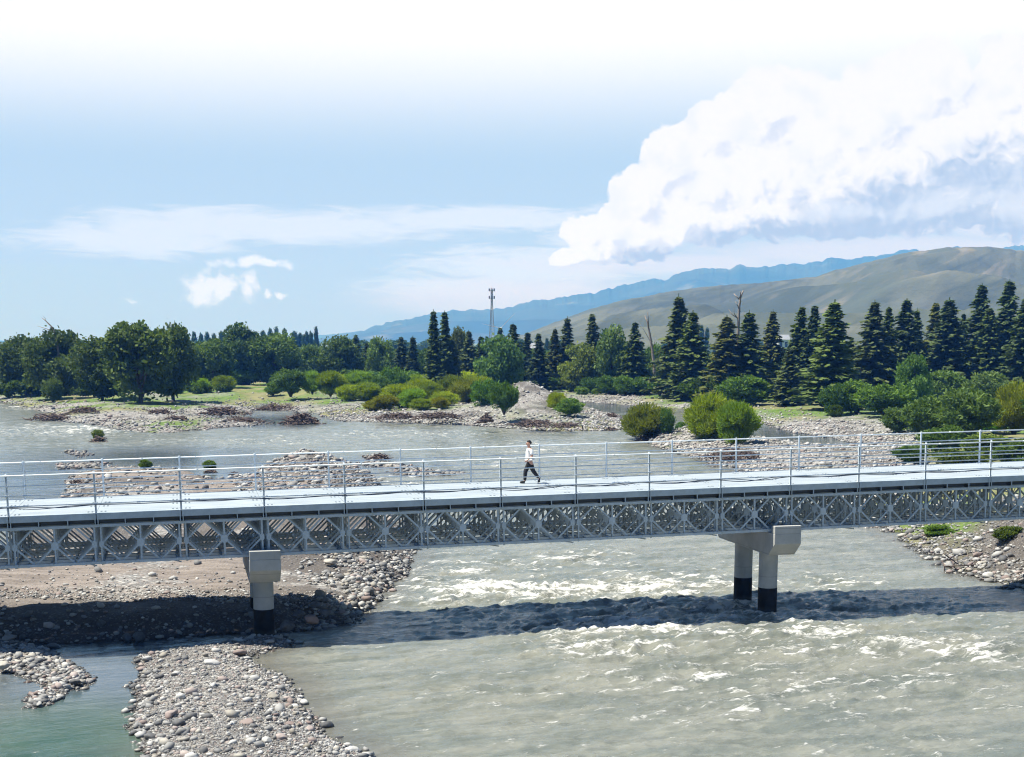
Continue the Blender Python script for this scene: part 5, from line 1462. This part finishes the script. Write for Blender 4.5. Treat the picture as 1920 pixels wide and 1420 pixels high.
pile(1215, 826, 60, 9, 110, 'roots under the leaning olive bush', 17, .06)
pile(184, 829, 34, 12, 130, 'old root mass in the river carrying a scrubby tuft', 18, .08)
pile(710, 860, 46, 9, 100, 'small brush heap on the shoal right of the pebble hump', 19, .05)
pile(440, 889, 24, 5, 60, 'dark wood stuck in calm water left of the pebble hump', 20, .05)
pile(145, 905, 26, 7, 60, 'rust-brown wood on the cobbles at the upper left of the bar', 21, .05)
pile(270, 884, 26, 6, 60, 'dark roots under the left water tuft', 22, .05)
pile(394, 886, 26, 6, 60, 'dark roots under the right water tuft', 23, .05)


def limbs(name, root_px, limbs_px, rad, label, cat, mat='deadwood', Y=None, base=None):
    """limbs given as polylines of photo pixels at one depth; they get some real depth of their own"""
    p0 = at(root_px[0], root_px[1], .8) if Y is None else atdist(root_px[0], root_px[1], Y)
    zg = ground_z(p0[0], p0[1]); g = np.random.default_rng(int(root_px[0])); a = MB()
    for k, (pl, r0, r1) in enumerate(limbs_px):
        P_ = np.array([atdist(x_, y_, p0[1]) for x_, y_ in pl]); off = np.cumsum(np.concatenate([[0], g.normal(size=len(P_) - 1) * .5 * (k > 0)]))
        P_[:, 1] += off
        if k == 0: P_[0, 2] = min(P_[0, 2], zg - .2)
        a.tube(P_ - np.array([p0[0], p0[1], zg]), np.linspace(r0, r1, len(P_)), 7)
    o = a.build(name, M[mat], None, True); o.location = (p0[0], p0[1], zg)
    return tag(o, label, cat)


limbs('dead_tree', (1227, 742), [([(1227, 742), (1227, 690), (1223, 655), (1218, 625), (1214, 605), (1209, 592)], .38, .10), ([(1216, 618), (1215, 600), (1213, 586)], .14, .05),
      ([(1224, 665), (1220, 640)], .12, .05), ([(1225, 650), (1229, 634)], .07, .02), ([(1222, 645), (1206, 618), (1196, 604)], .06, .02), ([(1226, 690), (1234, 670), (1242, 655)], .12, .04)],
      None, 'bare forked dead trunk standing between two pointed spruces', 'dead tree')
limbs('dead_tree', (1384, 746), [([(1384, 746), (1383, 650), (1385, 600), (1386, 575), (1388, 560), (1391, 551), (1394, 545)], .34, .12), ([(1387, 562), (1381, 556), (1377, 551)], .13, .10),
      ([(1387, 560), (1388, 552), (1387, 547)], .13, .07), ([(1386, 578), (1381, 571), (1379, 566)], .09, .05), ([(1385, 588), (1389, 584)], .08, .05), ([(1385, 598), (1372, 590), (1366, 580)], .12, .04), ([(1385, 600), (1376, 588), (1375, 578)], .10, .03)],
      None, 'forked dead snag rising high above the two bushy spruces', 'dead tree')
limbs('dead_tree', (110, 748), [([(110, 748), (112, 690), (108, 650), (104, 625), (96, 612), (86, 602), (78, 596)], .3, .05), ([(104, 626), (90, 618), (66, 611)], .12, .03), ([(86, 602), (82, 597), (80, 593)], .05, .02)],
      None, 'dead boughs reaching out above the dark left tree', 'dead tree')
limbs('fallen_trunk', (1436, 742), [([(1408, 749), (1418, 742), (1436, 736), (1452, 731), (1464, 728)], .42, .22), ([(1436, 736), (1442, 729), (1440, 724)], .14, .05), ([(1452, 731), (1462, 727), (1456, 722)], .16, .05), ([(1444, 735), (1446, 745)], .12, .06), ([(1424, 739), (1418, 735)], .10, .04)],
      None, 'grey fallen trunk with broken branches lying on the meadow', 'log')
limbs('fallen_trunk', (80, 742), [([(62, 749), (78, 741), (96, 732)], .30, .20)], None, 'fallen brown trunk leaning at the foot of the left wood', 'log', 'brush')
limbs('fallen_trunk', (130, 773), [([(110, 774), (130, 773), (150, 771)], .25, .18)], None, 'pale log lying flat behind the left shoal', 'log')
p_ = at(1431, 760, .9); a = MB(); a.box((-1.9, -.12, 0), (1.9, .12, .14)); o = a.build('plank', M['plank']); o.location = (p_[0], p_[1], ground_z(p_[0], p_[1]) + .02); o.rotation_euler = (0, 0, R(-28))
tag(o, 'pale sawn beam lying on the grass below the fallen trunk', 'beam')
# rusty frame half in the water on the right bank
p_ = at(1797, 1068, .1); a = MB()
for q in (((-.7, 0, .15), (.7, 0, .22)), ((-.7, 0, .15), (-.7, 0, -.5)), ((-.7, .1, .75), (.1, .35, .2)), ((.7, 0, .22), (1.1, .6, .3)), ((-.2, 0, .17), (-.1, .9, .35)), ((-.7, 0, .15), (-.6, .8, .32))): a.bar(q[0], q[1], .045, .045, (0, 0, 1) if q[0][0] != q[1][0] else (0, 1, 0))
o = a.build('metal_frame', M['brush']); o.location = p_; tag(o, 'rusty angle-iron frame half in the water at the right bank', 'frame')

# ------------------------------------------------------------ mast, turbine, houses
p_ = atdist(922.5, 700, 620); zb_ = 1.0; root = empty('lattice_mast', (p_[0], p_[1], zb_)); tag(root, 'tall grey lattice phone mast with two antenna rings above the trees', 'mast')
s_ = 620 / F; topz = atdist(922, 541, 620)[2] - zb_; a = MB()
legs = [(math.cos(x_) * 1.0, math.sin(x_) * 1.0) for x_ in (R(90), R(210), R(330))]
def lr(z): return 1.55 * max(0, 1 - z / (topz * .80)) + .42
nz = 26; zs_ = np.linspace(0, topz - 1, nz)
for lx, ly in legs: a.tube([(lx * lr(z), ly * lr(z), z) for z in zs_], .13, 6)
for i in range(nz - 1):
    for k in range(3):
        A_, B_ = legs[k], legs[(k + 1) % 3]; z0, z1 = zs_[i], zs_[i + 1]
        a.tube([(A_[0] * lr(z0), A_[1] * lr(z0), z0), (B_[0] * lr(z1), B_[1] * lr(z1), z1)], .06, 4, False)
        a.tube([(A_[0] * lr(z0), A_[1] * lr(z0), z0), (B_[0] * lr(z0), B_[1] * lr(z0), z0)], .06, 4, False)
a.build('lattice_shaft', M['tower'], root)
for zz_ in (topz - .9, topz - 4.1):
    a = MB(); a.tube([(0, 0, zz_ - .12), (0, 0, zz_)], 1.25, 16); pl_ = a.build('platform', M['tower'], root)
    for k in range(6):
        a = MB(); x_, y_ = 1.25 * math.cos(k * 1.047 + .3), 1.25 * math.sin(k * 1.047 + .3); a.box((x_ - .17, y_ - .12, zz_ - .35), (x_ + .17, y_ + .12, zz_ + .85)); a.build('antenna', M['tower'], pl_)
a = MB(); a.tube([(0, 0, topz - 1), (0, 0, topz + .6)], .06, 6); a.build('lightning_rod', M['tower'], root)
# wind turbine
YT = 1900; p_ = atdist(939.5, 615, YT); root = empty('wind_turbine', (p_[0], p_[1], 0)); tag(root, 'white three-bladed wind turbine half hidden behind the spruces right of the mast', 'wind turbine')
a = MB(); a.tube([(0, 0, 0), (0, 0, p_[2] - .6)], [1.3, .8], 16); a.build('tower', M['white_blade'], root, True)
a = MB(); a.box((-.9, -1.2, p_[2] - .9), (.9, 3.5, p_[2] + .9)); a.build('nacelle', M['white_blade'], root, bevel=.2)
a = MB(); a.tube([(0, -2.2, p_[2]), (0, -1.9, p_[2]), (0, -1.2, p_[2])], [.2, .8, 1.0], 12); hb_ = a.build('hub', M['white_blade'], root, True)
for ang in (168, 46, 286):
    a = MB(); L = 26 * 1.0; d = np.array([math.cos(R(ang)), 0, math.sin(R(ang))]); n_ = np.array([-d[2], 0, d[0]])
    V = []; ch = [(.02, .55), (.10, .9), (.25, 1.1), (.6, .65), (1.0, .16)]
    pr = []
    for f_, w_ in ch: pr.append((f_ * L, -w_ * .35))
    for f_, w_ in reversed(ch): pr.append((f_ * L, w_ * .65))
    a.prism(pr, -1.85, -1.55, lambda u, v, t_: tuple(np.array([0, t_, p_[2]]) + d * u + n_ * v)); a.build('blade', M['white_blade'], hb_)


def house(px0, px1, py_roof, py_base, Y, storeys, label, flat=True):
    p0 = atdist(px0, py_base, Y); p1 = atdist(px1, py_base, Y); wd = p1[0] - p0[0]; zr = atdist(px0, py_roof, Y)[2]; dp = max(6, wd * .6)
    root = empty('house', (p0[0], p0[1], 0)); tag(root, label, 'house', 'white houses glimpsed through the wood')
    a = MB(); a.box((0, 0, 0), (wd, dp, zr)); wl = a.build('wall', M['white_wall'], root)
    a = MB()
    if flat: a.box((-.4, -.4, zr), (wd + .4, dp + .4, zr + .6))
    else: a.prism([(-.5, 0), (dp + .5, 0), (dp / 2, 2.6)], -.5, wd + .5, lambda u, v, t_: (t_, u, zr + v))
    a.build('roof', M['roof'], root)
    nw = max(2, int(wd / 3.0)); sh_ = zr / storeys
    for s_ in range(storeys):
        for k in range(nw):
            x_ = (k + .5) * wd / nw; a = MB(); a.box((x_ - .7, -.12, s_ * sh_ + sh_ * .35), (x_ + .7, -.02, s_ * sh_ + sh_ * .8)); a.build('window', M['window'], root)
            a = MB(); a.box((x_ - .85, -.2, s_ * sh_ + sh_ * .30), (x_ + .85, -.02, s_ * sh_ + sh_ * .35 - .01)); a.build('sill', M['white_wall'], wl)


house(1306, 1345, 655, 690, 640, 3, 'white multi-storey house with a dark flat roof between two groups of spruces')
house(1256, 1276, 648, 690, 700, 2, 'pale house hidden right of the bare dead trunk')
house(1458, 1478, 637, 690, 760, 2, 'white house with a gabled roof peeping out beside the free-standing spruce', False)
house(993, 1003, 656, 690, 560, 2, 'small white house glimpsed left of the ragged spruce', False)
house(1148, 1166, 660, 690, 560, 2, 'small white house left of the bare dead trunk', False)
house(552, 566, 682, 698, 480, 1, 'tiny pale hut behind the grey-green willow bush', False)

# ------------------------------------------------------------ the walker
M['skin'] = simple('skin', (.50, .27, .19), (.56, .31, .22), 8, .55)
M['shirt'] = simple('white_cotton', (.78, .78, .78), (.84, .84, .84), 6, .9, bmp=.004)
M['trousers'] = simple('black_cloth', (.010, .010, .012), (.022, .022, .025), 8, .9)
M['shoes'] = simple('black_leather', (.008, .008, .008), (.014, .014, .014), 8, .5)
M['hair'] = simple('black_hair', (.008, .007, .006), (.02, .018, .016), 30, .6)
M['eye'] = simple('dark_eye', (.01, .01, .01), (.02, .02, .02), 8, .2)


def skinmesh(name, verts, edges, root_i, mat, parent, sub=2):
    me = bpy.data.meshes.new(name); me.from_pydata([v[0] for v in verts], edges, []); me.update()
    o = bpy.data.objects.new(name, me); COL.objects.link(o); me.materials.append(mat); o.parent = parent
    sk = o.modifiers.new('skin', 'SKIN'); sk.use_smooth_shade = True; sk.branch_smoothing = .4
    for i, v in enumerate(verts):
        d = me.skin_vertices[0].data[i]; r = v[1]; d.radius = (r, r) if not isinstance(r, tuple) else r; d.use_root = (i == root_i)
    s_ = o.modifiers.new('sub', 'SUBSURF'); s_.levels = sub; s_.render_levels = sub
    return o


# joints, walking towards -x: near side is -y (his left side), heights in metres
hipL, hipR = (.02, -.10, .93), (.02, .10, .93)
kneeR, ankR, toeR = (-.14, .10, .50), (-.17, .10, .09), (-.37, .10, .04)        # leading leg, nearly straight
kneeL, ankL, toeL = (.13, -.10, .53), (.40, -.10, .20), (.33, -.10, .03)        # trailing leg, heel lifted
shL, shR = (.02, -.21, 1.42), (.02, .21, 1.42)
elL, wrL = (.06, -.27, 1.14), (-.13, -.27, .99)
elR, wrR = (.10, .27, 1.14), (.16, .26, .90)
B_ = [((0.02, 0, .95), .13), ((0.01, 0, 1.15), .125), ((0, 0, 1.36), .13), ((-.005, 0, 1.47), .06), ((-.03, 0, 1.55), .062), ((-.045, 0, 1.63), .098), ((-.04, 0, 1.69), .088),
      (hipL, .095), (kneeL, .055), (ankL, .030), (hipR, .09), (kneeR, .055), (ankR, .030), (shL, .062), (elL, .043), (wrL, .029), (shR, .062), (elR, .043), (wrR, .029),
      ((-.145, 0, 1.615), .016), (toeL, .018), (toeR, .018), ((-.02, -.098, 1.63), .016), ((-.02, .098, 1.63), .016)]
E_ = [(0, 1), (1, 2), (2, 3), (3, 4), (4, 5), (5, 6), (0, 7), (7, 8), (8, 9), (0, 10), (10, 11), (11, 12), (2, 13), (13, 14), (14, 15), (2, 16), (16, 17), (17, 18), (5, 19), (9, 20), (12, 21), (5, 22), (5, 23)]


def hand(w_, dirn, side, i0):
    d = Vector(dirn).normalized(); up = Vector((0, side, 0)); n_ = d.cross(up).normalized(); w_ = Vector(w_)
    vs = [(tuple(w_ + d * .06), .030)]; es = [(-1, 0)]
    for k, (ln, off) in enumerate(((.070, -.027), (.078, -.009), (.074, .009), (.058, .026))):
        b0 = w_ + d * .085 + n_ * off; m_ = b0 + d * ln * .5 + up * -.006; e_ = b0 + d * ln * .85 + up * -.030
        s0 = len(vs); vs += [(tuple(b0), .0095), (tuple(m_), .009), (tuple(e_), .007)]; es += [(0, s0), (s0, s0 + 1), (s0 + 1, s0 + 2)]
    t0 = w_ + d * .035 + n_ * -.030; s0 = len(vs); vs += [(tuple(t0), .011), (tuple(t0 + d * .035 + n_ * -.022 - up * .012), .009)]; es += [(0, s0), (s0, s0 + 1)]
    return vs, es


for wi, dr, sd_ in ((15, (-.75, .0, -.5), -1), (18, (.15, 0, -1), 1)):
    vs, es = hand(B_[wi][0], dr, sd_, 0); o0 = len(B_); B_ += vs
    for a1, b1 in es: E_.append((wi if a1 == -1 else a1 + o0, b1 + o0))


def find_nw(px, py):
    best = None
    for n in np.arange(5, 35, .05):
        for w_ in np.arange(.3, 5.7, .1):
            q = BR(n, w_, 0); dep = q[1] * CP - (q[2] - HC) * SP; up_ = q[1] * SP + (q[2] - HC) * CP
            e = (960 + F * q[0] / dep - px) ** 2 + (CY - F * up_ / dep - py) ** 2
            if best is None or e < best[0]: best = (e, n, w_)
    return best[1], best[2]


n_, w_ = find_nw(993, 907); q = BR(n_, w_, .008)
walker = empty('person', tuple(q), TH); walker.rotation_euler = (0, 0, TH); walker.scale = (1.02, 1.02, 1.02)
tag(walker, 'man in white T-shirt and black trousers walking left on the bridge deck', 'person')
skinmesh('body', B_, E_, 0, M['skin'], walker)
T_ = [((0.01, 0, .98), .170), ((-.01, 0, 1.14), .168), ((-.005, 0, 1.30), .160), ((0, 0, 1.40), .115), ((-.005, 0, 1.465), .070), ((.02, -.19, 1.405), .082), ((.04, -.25, 1.25), .075), ((.048, -.262, 1.19), .074),
      ((.02, .19, 1.405), .082), ((.06, .25, 1.25), .075), ((.08, .262, 1.19), .074), ((.012, 0, .90), .168)]
skinmesh('shirt', T_, [(0, 1), (1, 2), (2, 3), (3, 4), (3, 5), (5, 6), (6, 7), (3, 8), (8, 9), (9, 10), (0, 11)], 1, M['shirt'], walker)
L_ = [((.02, 0, .96), .155), ((.02, 0, .88), .15), (hipL[:2] + (.82,), .125), (kneeL, .095), ((.375, -.10, .22), .062), (hipR[:2] + (.80,), .125), (kneeR, .095), ((-.165, .10, .11), .066)]
skinmesh('trousers', L_, [(0, 1), (1, 2), (2, 3), (3, 4), (1, 5), (5, 6), (6, 7)], 0, M['trousers'], walker)
for (hx, hy, hz), (tx, ty, tz), (ax, ay, az_2) in (((.455, -.10, .17), (.335, -.10, .035), (.40, -.10, .22)), ((-.12, .10, .045), (-.38, .10, .04), (-.165, .10, .12))):
    mx_, mz_ = (hx + tx) / 2, (hz + tz) / 2
    skinmesh('shoe', [((hx, hy, hz), .055), ((mx_, ty, mz_ + .010), .060), ((tx, ty, tz + .006), .046), ((ax, ay, az_2), .055)], [(0, 1), (1, 2), (0, 3)], 0, M['shoes'], walker)
skinmesh('hair', [((.045, 0, 1.60), .062), ((.035, 0, 1.67), .092), ((-.02, 0, 1.72), .092), ((-.10, 0, 1.735), .050)], [(0, 1), (1, 2), (2, 3)], 0, M['hair'], walker)
for s_ in (-1, 1):
    bm = bmesh.new(); bmesh.ops.create_uvsphere(bm, u_segments=10, v_segments=8, radius=.013); me = bpy.data.meshes.new('eye'); bm.to_mesh(me); bm.free()
    o = obj('eye', me, M['eye'], walker); o.location = (-.132, .034 * s_, 1.648)
    a = MB(); a.tube([(-.140, -.022, 1.575), (-.146, 0, 1.574), (-.140, .022, 1.575)], .006, 6)
    if s_ > 0: a.build('mouth', simple('lip', (.32, .12, .10), (.36, .14, .12), 8, .5), walker, True)
#REST
